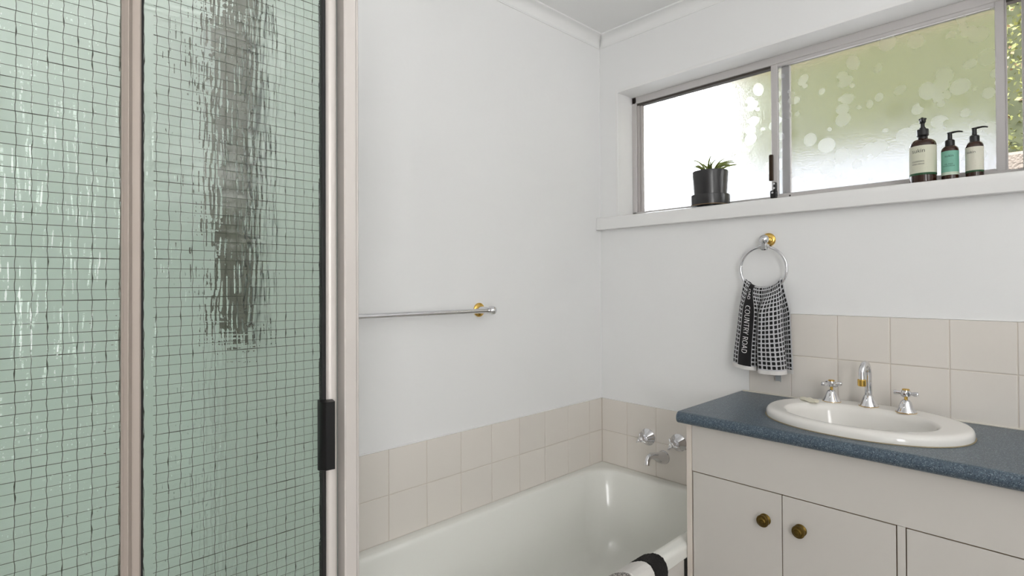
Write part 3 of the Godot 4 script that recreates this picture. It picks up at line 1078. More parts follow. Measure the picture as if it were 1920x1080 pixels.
func shower() -> void:
	var X := 0.70
	var y0 := 0.10
	var y1 := 1.97
	var s := thing("shower_screen", "aluminium-framed shower screen of green wired glass at the bath's foot", "shower screen", Vector3(0, 0, 0))
	var q := MB.new()
	# corner post in two steps
	q.box(Vector3(X - 0.022, y0, 1.6335), Vector3(X + 0.020, y1, 1.6560), 0.002)
	q.box(Vector3(X - 0.030, y0, 1.6265), Vector3(X + 0.014, y1, 1.6330), 0.0015)
	obj("post", q.mesh(20.0), M.alu, s)
	# strip of plain grey-green channel between post and door
	q = MB.new()
	q.box(Vector3(X - 0.022, y0, 1.6560), Vector3(X - 0.006, y1, 1.6700), 0.001)
	tag(obj("door_channel", q.mesh(20.0), mat(lin(0.30, 0.33, 0.31), 0.4, 0.2), s), "dull green-grey channel")
	# door stile, rounded section
	q = MB.new()
	var stile := func(za: float, zb: float) -> void:
		var rings := []
		for y in [y0 + 0.01, y1 - 0.005]:
			rings.push_back(rrect(X - 0.012, X + 0.014, za, zb, [0.002, 0.002, 0.008, 0.008], y, 6))
		q.loft(rings)
	stile.call(1.6650, 1.6835)
	obj("door_stile", q.mesh(35.0), M.alu, s)
	q = MB.new()
	q.box(Vector3(X - 0.012, y0, 1.9420), Vector3(X + 0.010, y1, 1.9640), 0.002)
	q.box(Vector3(X - 0.012, y0, 1.9530), Vector3(X + 0.0155, y1, 1.9620), 0.004)
	obj("mullion", q.mesh(20.0), M.alu_dull, s)
	q = MB.new()
	q.box(Vector3(X - 0.008, y0, 1.6835), Vector3(X + 0.008, y1, 1.6895), 0.001)
	q.box(Vector3(X - 0.006, y0, 1.9390), Vector3(X + 0.006, y1, 1.9420), 0.001)
	obj("gasket", q.mesh(20.0), M.rubber, s)
	obj("rail", bx(Vector3(X - 0.014, y1 - 0.03, 1.62), Vector3(X + 0.014, y1 + 0.01, 2.5), 0.002), M.alu, s)
	obj("rail", bx(Vector3(X - 0.014, y0 - 0.02, 1.62), Vector3(X + 0.014, y0 + 0.02, 2.5), 0.002), M.alu, s)
	# black pull, folded round the stile's edge
	q = MB.new()
	var sec := [Vector2(0.0, 0.0), Vector2(0.012, 0.0), Vector2(0.020, 0.006), Vector2(0.022, 0.020), Vector2(0.020, 0.021), Vector2(0.017, 0.009), Vector2(0.011, 0.003), Vector2(0.0, 0.003)]
	var hr := []
	for st in [[0.988, 0.5, 0.0], [0.990, 1.0, 0.0], [1.000, 1.0, 0.0], [1.092, 1.0, 0.0], [1.101, 1.0, 0.0], [1.103, 0.5, 0.0]]:
		var r := PackedVector3Array()
		for p in sec:
			r.push_back(Vector3(X + 0.008 + p.x * st[1], st[0], 1.6985 - p.y))
		hr.push_back(r)
	q.loft(hr)
	obj("pull_handle", q.mesh(40.0), M.black, s)
	# panes and the wire cast into them
	q = MB.new()
	wired_pane(q, 1.6870, 1.9405, y0 + 0.01, y1 - 0.01, X, 0.006, 0.13)
	var p1 := obj("glass_pane", q.mesh(20.0), M.wired_glass, s)
	var w1 := obj("wire_mesh", wires(1.6870, 1.9405, y0 + 0.02, y1 - 0.03, X, 1.9381, 1.3975), M.wire, p1)
	w1.set_meta("kind", "stuff")
	q = MB.new()
	wired_pane(q, 1.9625, 2.50, y0 + 0.01, y1 - 0.01, X, 0.006, 0.47)
	var p2 := obj("glass_pane", q.mesh(20.0), M.wired_glass, s)
	var w2 := obj("wire_mesh", wires(1.9625, 2.50, y0 + 0.02, y1 - 0.03, X, 1.9643, 1.4095), M.wire, p2)
	w2.set_meta("kind", "stuff")
	# rust that has bled from the wires by the mullion
	q = MB.new()
	for i in 46:
		var z := 1.966 + 0.06 * pow(rng.randf(), 2.2)
		var y := rng.randf_range(0.86, 1.27)
		if rng.randf() < 0.5:
			y = 1.4095 - roundf((1.4095 - y) / 0.01345) * 0.01345
		q.xf = Transform3D(Basis().scaled(Vector3(0.25, 0.45, rng.randf_range(0.8, 3.0))), Vector3(X + 0.0001, y, z))
		var rr := rng.randf_range(0.0004, 0.0011)
		q.lathe([Vector2(0.0001, -rr), Vector2(rr * 0.8, -rr * 0.5), Vector2(rr, 0), Vector2(rr * 0.7, rr * 0.6), Vector2(0.0001, rr)], 7)
	var rs := obj("rust_spots", q.mesh(70.0), M.rust, p2)
	rs.set_meta("kind", "stuff")
	# dwarf wall and hob
	struct("wall_end", bx(Vector3(0, 0, 1.632), Vector3(X - 0.032, y1, 1.662), 0.003), M.gloss_white, "white partition between the shower and the foot of the bath", "wall")
	struct("wall_shower", bx(Vector3(0, 0, 2.5), Vector3(X + 0.03, 2.456, 2.56)), M.paint, "white wall at the far end of the shower", "wall")
	struct("trim_3", bx(Vector3(0.0, 0, 1.665), Vector3(X + 0.03, 0.085, 2.5), 0.005), M.gloss_white, "white shower hob and tray floor", "shower tray")
	# dark taupe shape over the top of the partition, hanging inside the shower
	var grid := []
	for i in 40:
		var t := i / 39.0
		var row := PackedVector3Array()
		for j in 19:
			var a := j / 18.0
			var xl := lerpf(0.035, 0.16, pow(t, 1.5))
			var xr := lerpf(0.345, 0.30, t)
			var zz := 1.675 + 0.012 * sin(a * 15.0 + 0.6) * (0.4 + t) + 0.006
			row.push_back(Vector3(lerpf(xl, xr, a), 1.985 - 0.80 * t - 0.03 * sin(a * PI) * t, zz))
		grid.push_back(row)
	grid.reverse()
	for i in 9:
		var t := PI * (i + 1) / 10.0
		var row := PackedVector3Array()
		for j in 19:
			row.push_back(Vector3(lerpf(0.035, 0.345, j / 18.0), 1.985 + 0.018 * sin(t), 1.647 + 0.034 * cos(t)))
		grid.push_back(row)
	for i in 8:
		var row := PackedVector3Array()
		for j in 19:
			row.push_back(Vector3(lerpf(0.035, 0.345, j / 18.0), 1.985 - 0.016 * i, 1.612))
		grid.push_back(row)
	q = MB.new()
	q.sheet(grid, func(i: int, j: int) -> Vector2: return Vector2(j * 0.1, i * 0.1), 0.005)
	var tw := obj("dark_hanging_shape", q.mesh(70.0), mat(lin(0.20, 0.175, 0.15), 0.95))
	tag(tw, "dark taupe shape hanging inside the shower, blurred behind the wired glass", "towel")

# ------------------------------------------------------------------ rails
func rails() -> void:
	var r := thing("towel_rail", "long chrome towel rail with gold wall disc above the bath", "towel rail", Vector3(0, 1.194, 0))
	var zs := [0.757, 1.47]
	for z in zs:
		var q := MB.new()
		q.xf = Transform3D(Basis(Vector3.BACK, -PI / 2), Vector3(0.0, 0, z))
		q.lathe([Vector2(0.0265, 0.0), Vector2(0.0265, 0.003), Vector2(0.024, 0.006), Vector2(0.016, 0.009)], 28)
		tag(obj("wall_disc", q.mesh(35.0), M.gold, r), "gold disc")
		q = MB.new()
		q.xf = Transform3D(Basis(Vector3.BACK, -PI / 2), Vector3(0.0, 0, z))
		q.lathe([Vector2(0.015, 0.008), Vector2(0.0135, 0.02), Vector2(0.0118, 0.045), Vector2(0.011, 0.058), Vector2(0.0135, 0.060), Vector2(0.0165, 0.066), Vector2(0.0178, 0.074), Vector2(0.0165, 0.082), Vector2(0.012, 0.089), Vector2(0.0001, 0.0925)], 28)
		obj("bracket", q.mesh(50.0), M.chrome, r)
	var b := MB.new()
	b.tube([Vector3(0.074, 0, zs[0]), Vector3(0.074, 0.001, 1.1), Vector3(0.074, 0.002, zs[1])], 0.0085, 20)
	obj("bar", b.mesh(50.0), M.chrome, r)
	b = MB.new()
	b.xf = Transform3D(Basis(Vector3.RIGHT, PI / 2), Vector3(0.074, 0, zs[0] + 0.013))
	b.lathe([Vector2(0.0115, 0), Vector2(0.0125, 0.003), Vector2(0.0115, 0.007)], 20)
	obj("collar", b.mesh(30.0), M.chrome, r)
	# towel ring
	var t := thing("towel_ring", "chrome towel ring on a gold disc above the vanity", "towel ring", Vector3(0.775, 1.451, 0))
	var q := MB.new()
	q.xf = Transform3D(Basis(Vector3.RIGHT, PI / 2), Vector3.ZERO)
	q.lathe([Vector2(0.0255, 0.0), Vector2(0.0255, 0.004), Vector2(0.022, 0.008), Vector2(0.015, 0.010)], 28)
	tag(obj("wall_disc", q.mesh(35.0), M.gold, t), "gold disc")
	q = MB.new()
	q.xf = Transform3D(Basis(Vector3.RIGHT, PI / 2), Vector3.ZERO)
	q.lathe([Vector2(0.013, 0.008), Vector2(0.011, 0.02), Vector2(0.0115, 0.03), Vector2(0.0165, 0.036), Vector2(0.0175, 0.044), Vector2(0.0155, 0.052), Vector2(0.008, 0.0575), Vector2(0.0001, 0.0585)], 24)
	obj("bracket", q.mesh(50.0), M.chrome, t)
	q = MB.new()
	q.box(Vector3(-0.010, -0.040, 0.034), Vector3(0.012, -0.012, 0.054), 0.004)
	q.xf = Transform3D(Basis(Vector3.BACK, PI / 2), Vector3(0.017, -0.0265, 0.044))
	q.lathe([Vector2(0.0075, 0), Vector2(0.0085, 0.002), Vector2(0.0085, 0.032), Vector2(0.0075, 0.034)], 16)
	obj("clasp", q.mesh(35.0), M.chrome, t)
	q = MB.new()
	var pts := []
	for i in 66:
		var a := TAU * i / 64.0
		pts.push_back(Vector3(-0.004 + 0.0825 * sin(a), -0.109 + 0.0825 * cos(a), 0.044))
	q.tube(pts, 0.0052, 12, false)
	obj("ring", q.mesh(50.0), M.chrome, t)

# ------------------------------------------------------------------ hand towel
func hand_towel() -> void:
	var t := thing("hand_towel", "black and white checked hand towel hanging through the towel ring", "towel", Vector3(0, 0, 0))
	var NC := 91
	var NR := 46
	var rows := []
	var ringy := func(x: float) -> float:
		var d := clampf((x - 0.771) / 0.0825, -0.86, 0.86)
		return 1.342 - 0.0825 * sqrt(1.0 - d * d)
	var xat := func(u: float, s: float, b: bool) -> float:
		# s = 0 at the ring, 1 at the hem
		var l := 0.706 - 0.037 * pow(s, 0.75) + (0.012 if b else 0.0)
		var r := 0.836 + 0.014 * s + (0.016 * minf(1.0, s * 3.0) if b else 0.0)
		return lerpf(l, r, u)
	# cross-section of the gathered cloth: share of the width, depth; a deep pleat in the middle
	var ctl := [Vector2(0.0, 0.0), Vector2(0.02, 0.30), Vector2(0.13, 0.72), Vector2(0.28, 0.95), Vector2(0.41, 0.80), Vector2(0.475, 0.35), Vector2(0.465, -0.10), Vector2(0.50, -0.28), Vector2(0.525, 0.05), Vector2(0.515, 0.50), Vector2(0.59, 0.88), Vector2(0.72, 0.86), Vector2(0.80, 0.94), Vector2(0.93, 0.80), Vector2(0.99, 0.35), Vector2(1.0, 0.0)]
	var section := func(u: float) -> Vector2:
		var f := u * (ctl.size() - 1)
		var k := mini(int(f), ctl.size() - 2)
		return (ctl[k] as Vector2).cubic_interpolate(ctl[k + 1], ctl[maxi(k - 1, 0)], ctl[mini(k + 2, ctl.size() - 1)], f - k)
	var lip := 0.011
	for i in NR:   # front hem up to the ring
		var s := 1.0 - float(i) / (NR - 1)
		var row := PackedVector3Array()
		for j in NC:
			var u := float(j) / (NC - 1)
			var cs: Vector2 = section.call(u)
			var open := smoothstep(0.0, 0.30, s)
			var x: float = xat.call(lerpf(u, cs.x, open), s, false)
			var top: float = ringy.call(lerpf(0.706, 0.836, u)) + 0.004
			var hem := lerpf(0.984, 0.968, u) - 0.008 * sin(u * PI)
			var z: float = 0.044 + lip + (0.006 + 0.040 * open) * cs.y + 0.003 * sin(u * 17.0 + 2.0 * s) * s
			row.push_back(Vector3(x + 0.004 * sin(s * 5.0 + u * 3.0) * s, lerpf(top, hem, s), z))
		rows.push_back(row)
	for i in 5:    # over the ring
		var a := PI * (i + 1) / 6.0
		var row := PackedVector3Array()
		for j in NC:
			var u := float(j) / (NC - 1)
			var x: float = xat.call(u, 0.0, false)
			var top: float = ringy.call(x) + 0.004
			row.push_back(Vector3(x, top + lip * sin(a), 0.044 + lip * cos(a) + 0.003 * sin(u * 20.0)))
		rows.push_back(row)
	for i in NR:   # down behind
		var s := float(i) / (NR - 1)
		var row := PackedVector3Array()
		for j in NC:
			var u := float(j) / (NC - 1)
			var x: float = xat.call(u, s, true)
			var top: float = ringy.call(lerpf(0.706, 0.836, u)) + 0.004
			var z: float = 0.044 - lip - 0.012 * smoothstep(0.0, 0.3, s) + 0.006 * sin(u * 14.0) * s
			row.push_back(Vector3(x, lerpf(top, 0.978 - 0.012 * u, s), maxf(z, 0.012)))
		rows.push_back(row)
	# cloth coordinates: across by arc length, down by arc length
	var acc := PackedFloat32Array([0.0])
	for j in range(1, NC):
		acc.push_back(acc[j - 1] + rows[14][j].distance_to(rows[14][j - 1]))
	var W := acc[NC - 1]
	var down := PackedFloat32Array([0.0])
	for i in range(1, rows.size()):
		down.push_back(down[i - 1] + rows[i][24].distance_to(rows[i - 1][24]))
	var P := 0.0152
	var hem_rows := 2
	# pattern: one row of squares high, the whole cloth wide, with the black band
	var wide := 1280
	var im := Image.create(wide, 64, false, Image.FORMAT_RGB8)
	im.fill(Color(0.76, 0.76, 0.77))
	var px := wide / W
	for xx in wide:
		var m := xx / px
		for yy in 64:
			var inside := false
			if m > 0.046 and m < 0.092:
				inside = true
			else:
				var cx := absf(fposmod(m / P, 1.0) - 0.5)
				var cy := absf(yy / 64.0 - 0.5)
				inside = cx < 0.345 and cy < 0.35 and cx + cy < 0.60
			if inside:
				im.set_pixel(xx, yy, Color(0.075, 0.07, 0.075))
	var cm := mat(Color.WHITE, 0.95)
	cm.albedo_texture = tex(im)
	cm.rim_enabled = true
	cm.rim = 0.25
	cm.heightmap_enabled = true
	cm.heightmap_texture = noise_tex(0.35, 256, 12)
	cm.heightmap_scale = 0.03
	var q := MB.new()
	q.sheet(rows.slice(hem_rows, rows.size() - hem_rows), func(i: int, j: int) -> Vector2: return Vector2(acc[j] / W, down[i + hem_rows] / P), 0.004)
	obj("cloth", q.mesh(60.0), cm, t)
	q = MB.new()
	q.sheet(rows.slice(0, hem_rows + 1), func(i: int, j: int) -> Vector2: return Vector2(j, i), 0.005)
	q.sheet(rows.slice(rows.size() - hem_rows - 1), func(i: int, j: int) -> Vector2: return Vector2(j, i), 0.005)
	tag(obj("hem", q.mesh(60.0), mat(lin(0.72, 0.70, 0.68), 0.9), t), "plain white hem")
	# lettering down the black band
	var spot := func(a: float, d: float) -> Vector3:
		# cloth point a across, d down the front from the ring
		var j := 0
		while j < NC - 2 and acc[j + 1] < a: j += 1
		var fj := clampf((a - acc[j]) / (acc[j + 1] - acc[j]), 0, 1)
		var dd := down[NR - 1] - d
		var i := 0
		while i < NR - 2 and down[i + 1] < dd: i += 1
		var fi := clampf((dd - down[i]) / (down[i + 1] - down[i]), 0, 1)
		var p0: Vector3 = rows[i][j].lerp(rows[i][j + 1], fj)
		var p1: Vector3 = rows[i + 1][j].lerp(rows[i + 1][j + 1], fj)
		var nn: Vector3 = (rows[i][j + 1] - rows[i][j]).cross(rows[i + 1][j] - rows[i][j]).normalized()
		return p0.lerp(p1, fi) + nn * 0.0035
	var ink := mat(lin(0.75, 0.74, 0.74), 0.9)
	lettered("COUNTRY ROAD", func(g: Vector2) -> Vector3: return spot.call(0.060 + g.y * 0.178, 0.072 + g.x * 0.172), ink, t)
	lettered("OAD", func(g: Vector2) -> Vector3: return spot.call(0.060 + g.y * 0.042, 0.004 + g.x * 0.042), ink, t)
	q = MB.new()
	q.box(Vector3(0.803, 0.934, 0.0200), Vector3(0.820, 0.980, 0.0212), 0.0003)
	q.box(Vector3(0.820, 0.931, 0.0190), Vector3(0.8222, 0.962, 0.0215), 0.0003)
	tag(obj("care_tag", q.mesh(20.0), mat(lin(0.35, 0.37, 0.38), 0.7), t), "small grey care tag")

# ------------------------------------------------------------------ things on the sill
func sill_things() -> void:
	var Y := 1.60
	var p := thing("plant_pot", "glossy dark grey pot holding a small succulent on the window sill", "pot", Vector3(0.533, Y, -0.030))
	var dark := mat(Color(0.10, 0.10, 0.108), 0.25)
	dark.clearcoat_enabled = true
	dark.clearcoat = 0.4
	var q := MB.new()
	q.lathe([Vector2(0.050, 0.0), Vector2(0.050, 0.006), Vector2(0.0735, 0.007), Vector2(0.0755, 0.010), Vector2(0.0765, 0.046), Vector2(0.0755, 0.049), Vector2(0.072, 0.049), Vector2(0.071, 0.014), Vector2(0.001, 0.012)], 48)
	tag(obj("saucer", q.mesh(40.0), dark, p), "matching saucer that overhangs the sill")
	q = MB.new()
	q.lathe([Vector2(0.0725, 0.0065), Vector2(0.0742, 0.0078), Vector2(0.0750, 0.0095)], 48, false)
	tag(obj("foot_rim", q.mesh(40.0), mat(lin(0.42, 0.27, 0.14), 0.8), p), "bare clay rim")
	q = MB.new()
	q.lathe([Vector2(0.058, 0.013), Vector2(0.062, 0.015), Vector2(0.0695, 0.128), Vector2(0.0705, 0.143), Vector2(0.0695, 0.146), Vector2(0.066, 0.145), Vector2(0.064, 0.120), Vector2(0.001, 0.118)], 48)
	obj("body", q.mesh(35.0), dark, p)
	# succulent: fleshy fingers that arch out of the pot
	var s := thing("succulent", "small spiky green succulent growing out of the dark pot", "plant", Vector3(0.533, Y + 0.118, -0.030))
	q = MB.new()
	q.lathe([Vector2(0.063, 0.0), Vector2(0.060, 0.003), Vector2(0.001, 0.006)], 24)
	obj("soil", q.mesh(60.0), mat(lin(0.05, 0.035, 0.02), 1.0), s)
	var gm := mat(lin(0.20, 0.24, 0.05), 0.4)
	for i in 34:
		var a := rng.randf() * TAU
		var o := Vector3(cos(a) * 0.03 * rng.randf(), 0.004, sin(a) * 0.03 * rng.randf())
		var d := Vector3(cos(a), 0, sin(a))
		var L := rng.randf_range(0.055, 0.095)
		var rise := rng.randf_range(0.9, 1.7)
		var path := []
		var rad := []
		for k in 9:
			var f := k / 8.0
			path.push_back(o + (d + Vector3(0.25, 0, 0.1)) * L * (f * 0.35 + f * f * 0.55) + Vector3(0, L * rise * (1.15 * f - 0.62 * f * f), 0))
			rad.push_back(0.0040 * (1.0 - 0.75 * pow(f, 2.0)))
		q = MB.new()
		q.tube(path, rad, 7)
		obj("leaf", q.mesh(60.0), gm, s)
	# three pump bottles
	bottle(Vector3(1.238, Y, -0.018), 0.0345, 0.117, 0.204, 2.0, -0.14, Color(0.84, 0.84, 0.76), 1.0, "tall amber pump bottle with cream label, largest on the sill", ["CLEANSING", "HAND WASH"])
	bottle(Vector3(1.3045, Y, -0.018), 0.0212, 0.090, 0.147, 0.0, 0.06, Color(0.49, 0.72, 0.64), 0.0, "small dark pump bottle with mint green label on the sill", ["OIL FREE", "MOISTURISER"])
	bottle(Vector3(1.3615, Y, -0.018), 0.0212, 0.092, 0.149, 0.0, -0.25, Color(0.84, 0.83, 0.77), 1.0, "small dark pump bottle with cream label nearest the open window", [])

func bottle(at: Vector3, r: float, sh: float, total: float, turned: float, yaw: float, paper: Color, band: float, label: String, lines: Array) -> void:
	# sh: where the straight side ends; total: height to the top of the pump
	var t := thing("pump_bottle", label, "bottle", at, "pump bottles on the window sill")
	var amber := mat(lin(0.035, 0.012, 0.006), 0.08)
	var q := MB.new()
	var prof := [Vector2(r * 0.8, 0.0), Vector2(r * 0.95, 0.001), Vector2(r, 0.004), Vector2(r, sh)]
	var big := turned > 0.0
	var neck := r * (0.36 if big else 0.45)
	var shoulder := r * (0.62 if big else 0.72)
	for i in range(1, 9):
		var a := PI * 0.5 * i / 8.0
		prof.push_back(Vector2(neck + (r - neck) * cos(a), sh + shoulder * sin(a)))
	var ny: float = sh + shoulder + 0.003
	prof.push_back(Vector2(neck, ny))
	q.lathe(prof, 40)
	obj("body", q.mesh(45.0), amber, t)
	# pump: neck ring and collar, stem, head with its nozzle
	q = MB.new()
	if big:
		q.lathe([Vector2(0.0125, ny - 0.003), Vector2(0.0135, ny), Vector2(0.0125, ny + 0.004), Vector2(0.014, ny + 0.007), Vector2(0.0158, ny + 0.009), Vector2(0.0158, ny + 0.026), Vector2(0.0150, ny + 0.028), Vector2(0.0085, ny + 0.029), Vector2(0.0085, ny + 0.034)], 28)
	else:
		q.lathe([Vector2(0.0118, ny - 0.005), Vector2(0.0122, ny - 0.003), Vector2(0.0122, ny + 0.013), Vector2(0.0095, ny + 0.016), Vector2(0.007, ny + 0.017)], 24)
	obj("collar", q.mesh(35.0), M.black, t)
	q = MB.new()
	if big:
		q.lathe([Vector2(0.0058, ny + 0.03), Vector2(0.0056, total - 0.016), Vector2(0.0085, total - 0.013), Vector2(0.0088, total - 0.005), Vector2(0.0105, total - 0.004), Vector2(0.0105, total - 0.001), Vector2(0.009, total)], 24)
		q.tube([Vector3(0, total - 0.007, 0.004), Vector3(0.003, total - 0.006, 0.022), Vector3(0.005, total - 0.008, 0.036)], [0.0058, 0.0045, 0.0036], 12)
	else:
		q.lathe([Vector2(0.0062, ny + 0.013), Vector2(0.0058, total - 0.004), Vector2(0.0068, total - 0.003), Vector2(0.0066, total - 0.0005), Vector2(0.005, total)], 20)
		q.tube([Vector3(-0.002, total - 0.0025, 0), Vector3(0.010, total - 0.0010, 0.001), Vector3(0.019, total - 0.0008, 0.002), Vector3(0.026, total - 0.0022, 0.002), Vector3(0.031, total - 0.0042, 0.002)], [0.0036, 0.0030, 0.0026, 0.0022, 0.0018], 10)
	obj("pump", q.mesh(40.0), M.black, t)
	# paper label wrapped on the front three quarters
	var y0 := sh * (0.20 if turned > 0.0 else 0.17)
	var y1 := sh * 0.98
	var wrap := func(a: float, y: float, lift: float) -> Vector3:
		# a: metres along the front from its middle, to the right
		var g := a / r + yaw
		return Vector3(sin(g) * (r + lift), y, cos(g) * (r + lift))
	q = MB.new()
	var half := r * 1.75
	for i in 24:
		var a0 := lerpf(-half, half, i / 24.0)
		var a1 := lerpf(-half, half, (i + 1) / 24.0)
		q.quad(wrap.call(a0, y0, 0.0003), wrap.call(a1, y0, 0.0003), wrap.call(a1, y1, 0.0003), wrap.call(a0, y1, 0.0003))
	var lab := obj("label", q.mesh(60.0), mat(paper, 0.6), t)
	var dark := mat(Color(0.16, 0.17, 0.15), 0.7)
	if true:
		var bh := sh * (0.055 if band > 0.0 else 0.10)
		q = MB.new()
		for i in 24:
			var a0 := lerpf(-half, half, i / 24.0)
			var a1 := lerpf(-half, half, (i + 1) / 24.0)
			q.quad(wrap.call(a0, y0, 0.0005), wrap.call(a1, y0, 0.0005), wrap.call(a1, y0 + bh, 0.0005), wrap.call(a0, y0 + bh, 0.0005))
		tag(obj("label_band", q.mesh(60.0), mat(Color(0.10, 0.30, 0.16) if band > 0.0 else Color(0.78, 0.83, 0.76), 0.6), lab), "dark green band" if band > 0.0 else "pale band")
	var k := r / 0.0345
	lettered("sukin", func(g: Vector2) -> Vector3: return wrap.call((g.x - 0.55) * 0.034 * k, y1 - (0.022 * k if turned > 0.0 else 0.019) + g.y * 0.034 * k, 0.0006), dark, lab)
	var ly := y0 + sh * 0.34
	for n in lines.size():
		var s: String = lines[n]
		var wd: float = (0.0036 if turned > 0.0 else 0.0026) * s.length()
		lettered(s, func(g: Vector2) -> Vector3: return wrap.call((g.x - 0.5) * wd - 0.003 * k, ly - n * (0.0078 if turned > 0.0 else 0.0055) + g.y * wd, 0.0006), dark, lab)
	# fine rules of small print
	var rules := [0.62, 0.22, 0.17] if turned > 0.0 else ([0.58, 0.24, 0.19] if lines.size() else [0.62, 0.43, 0.36, 0.24])
	var faint := mat(Color(0.42, 0.43, 0.40), 0.7)
	for f in rules:
		var y: float = lerpf(y0, y1, f)
		q = MB.new()
		q.quad(wrap.call(-r * 0.55, y, 0.0006), wrap.call(r * 0.45, y, 0.0006), wrap.call(r * 0.45, y + 0.0007, 0.0006), wrap.call(-r * 0.55, y + 0.0007, 0.0006))
		obj("small_print", q.mesh(60.0), faint, lab)

# ------------------------------------------------------------------ towel over the bath's rim
func bath_mat() -> void:
	var t := thing("bath_mat", "thick black, white and speckled bath mat draped over the bath rim", "bath mat", Vector3(0, 0, 0))
	var outer := [Vector2(0.716, 0.20), Vector2(0.7165, 0.30), Vector2(0.7165, 0.40), Vector2(0.716, 0.43), Vector2(0.711, 0.449), Vector2(0.700, 0.463), Vector2(0.685, 0.4685), Vector2(0.668, 0.4665), Vector2(0.650, 0.459), Vector2(0.632, 0.449), Vector2(0.615, 0.434), Vector2(0.603, 0.412), Vector2(0.598, 0.38), Vector2(0.592, 0.33)]
	var inner := [Vector2(0.612, 0.33), Vector2(0.618, 0.38), Vector2(0.624, 0.415), Vector2(0.640, 0.4515), Vector2(0.672, 0.4530), Vector2(0.6925, 0.4440), Vector2(0.6955, 0.42), Vector2(0.6955, 0.30), Vector2(0.6955, 0.20)]
	var fine := []
	for i in outer.size() - 1:
		for k in 6:
			fine.push_back(outer[i].lerp(outer[i + 1], k / 6.0))
	fine.push_back(outer[-1])
	var nz := FastNoiseLite.new()
	nz.frequency = 180.0
	nz.seed = 5
	var band := func(z0: float, z1: float, m: Material, tuft: float, what: String) -> void:
		var rings := []
		var n := maxi(4, int((z1 - z0) / 0.003))
		for i in n + 1:
			var z := lerpf(z0, z1, float(i) / n)
			var edge := minf(i, n - i)
			var r := PackedVector3Array()
			for p in fine:
				var c := Vector2(0.66, 0.40)
				var d: Vector2 = (p - c).normalized()
				var w: Vector2 = p + d * (tuft * nz.get_noise_3d(p.x, p.y, z) + (0.0 if edge > 0 else -0.003))
				r.push_back(Vector3(w.x, w.y, z + 0.04 * (p.y - 0.45) * 0.0))
			for p in inner:
				r.push_back(Vector3(p.x, p.y, z))
			rings.push_back(r)
		var q := MB.new()
		q.loft(rings)
		tag(obj("band", q.mesh(60.0), m, t), what)
	var black := mat(Color(0.10, 0.095, 0.09), 0.95)
	var white := mat(lin(0.70, 0.68, 0.65), 0.95)
	var im := Image.create(256, 256, false, Image.FORMAT_RGB8)
	for y in 256:
		for x in 256:
			im.set_pixel(x, y, Color(0.82, 0.80, 0.78))
	for i in 5200:
		var x := rng.randi() % 256
		var y := rng.randi() % 256
		for a in 3:
			for b in rng.randi_range(1, 4):
				im.set_pixel((x + a) % 256, (y + b) % 256, Color(0.12, 0.11, 0.11))
	var speck := mat(Color.WHITE, 0.95)
	speck.albedo_texture = tex(im)
	speck.uv1_triplanar = true
	speck.uv1_scale = Vector3(6, 6, 6)
	band.call(0.620, 0.688, black, 0.003, "black terry band")
	band.call(0.688, 0.778, white, 0.0015, "white band")
	band.call(0.778, 1.02, speck, 0.003, "black and white speckled band")

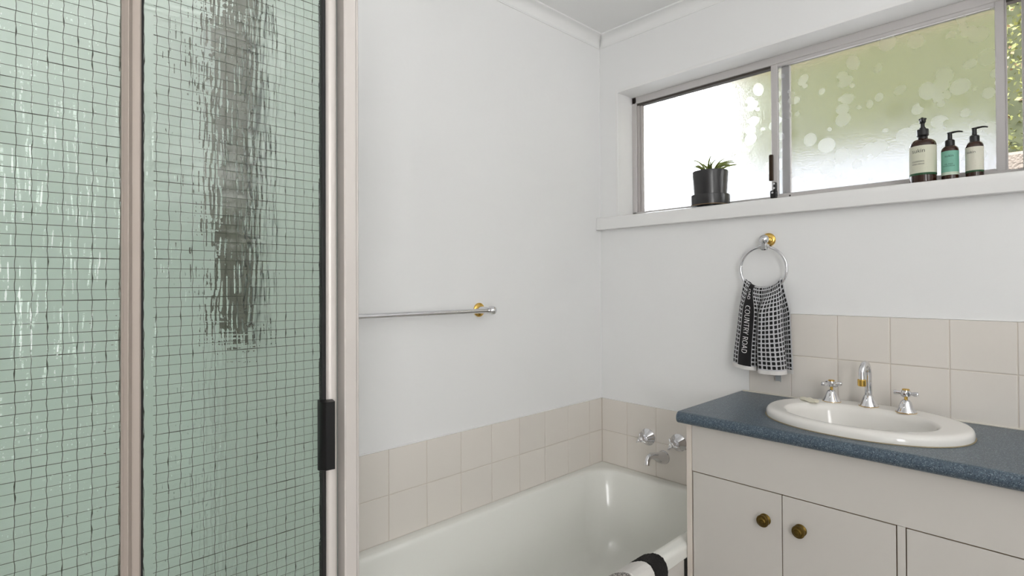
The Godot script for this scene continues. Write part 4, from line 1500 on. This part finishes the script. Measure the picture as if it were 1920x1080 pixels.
# ------------------------------------------------------------------ unseen lamps and the glowing wall panel
func unseen_light_panel(at: Vector3) -> void:  # glowing panel out of view, goes with the area light beside it
	var t := thing("window_2", "unseen glowing panel on the right-hand wall that lights the bath wall", "window", at)
	t.rotation.y = PI / 2
	t.set_meta("kind", "structure")
	var q := MB.new()
	q.box(Vector3(-0.46, 0.60, -0.04), Vector3(0.46, 0.66, 0.0), 0.004)
	q.box(Vector3(-0.46, -0.66, -0.04), Vector3(0.46, -0.60, 0.0), 0.004)
	q.box(Vector3(-0.46, -0.60, -0.04), Vector3(-0.40, 0.60, 0.0), 0.004)
	q.box(Vector3(0.40, -0.60, -0.04), Vector3(0.46, 0.60, 0.0), 0.004)
	obj("frame", q.mesh(20.0), M.gloss_white, t)
	var gm := mat(Color(0.9, 0.9, 0.9), 0.6)
	gm.emission_enabled = true
	gm.emission = Color(0.985, 0.985, 0.982)
	gm.emission_energy_multiplier = 1.0
	obj("glow_pane", bx(Vector3(-0.4, -0.6, -0.012), Vector3(0.4, 0.6, -0.004)), gm, t)

func unseen_shower_lamp(at: Vector3) -> void:  # unseen fitting round the light that brightens the shower
	var t := thing("unseen_shower_downlight", "unseen square downlight over the shower that brightens its inside", "lamp", at)
	obj("housing", bx(Vector3(-0.14, -0.025, -0.14), Vector3(0.14, 0.0, 0.14), 0.004), M.gloss_white, t)
	var gm := mat(Color(0.95, 0.95, 0.93), 0.6)
	gm.emission_enabled = true
	gm.emission = Color(1, 0.985, 0.96)
	gm.emission_energy_multiplier = 1.0
	obj("lamp_diffuser", bx(Vector3(-0.11, -0.03, -0.11), Vector3(0.11, -0.025, 0.11), 0.002), gm, t)

func unseen_uplighter(at: Vector3) -> void:  # out of view, placed to brighten the ceiling and upper walls
	var t := thing("unseen_uplighter", "unseen uplighter behind the camera that brightens the ceiling", "lamp", Vector3(at.x, 0, at.z))
	var q := MB.new()
	q.lathe([Vector2(0.15, 0.0), Vector2(0.15, 0.012), Vector2(0.13, 0.022), Vector2(0.02, 0.03)], 32)
	obj("base", q.mesh(35.0), M.black, t)
	q = MB.new()
	q.lathe([Vector2(0.012, 0.025), Vector2(0.012, at.y - 0.10)], 16)
	obj("pole", q.mesh(35.0), M.black, t)
	q = MB.new()
	q.lathe([Vector2(0.02, at.y - 0.11), Vector2(0.11, at.y - 0.07), Vector2(0.185, at.y - 0.005), Vector2(0.185, at.y), Vector2(0.175, at.y - 0.004), Vector2(0.10, at.y - 0.02), Vector2(0.001, at.y - 0.02)], 32)
	obj("bowl", q.mesh(35.0), M.gloss_white, t)
	var gm := mat(Color(0.95, 0.95, 0.95), 0.6)
	gm.emission_enabled = true
	gm.emission = Color(0.985, 0.985, 0.982)
	gm.emission_energy_multiplier = 1.0
	obj("lamp_diffuser", bx(Vector3(-0.12, at.y - 0.01, -0.12), Vector3(0.12, at.y + 0.004, 0.12), 0.002), gm, t)
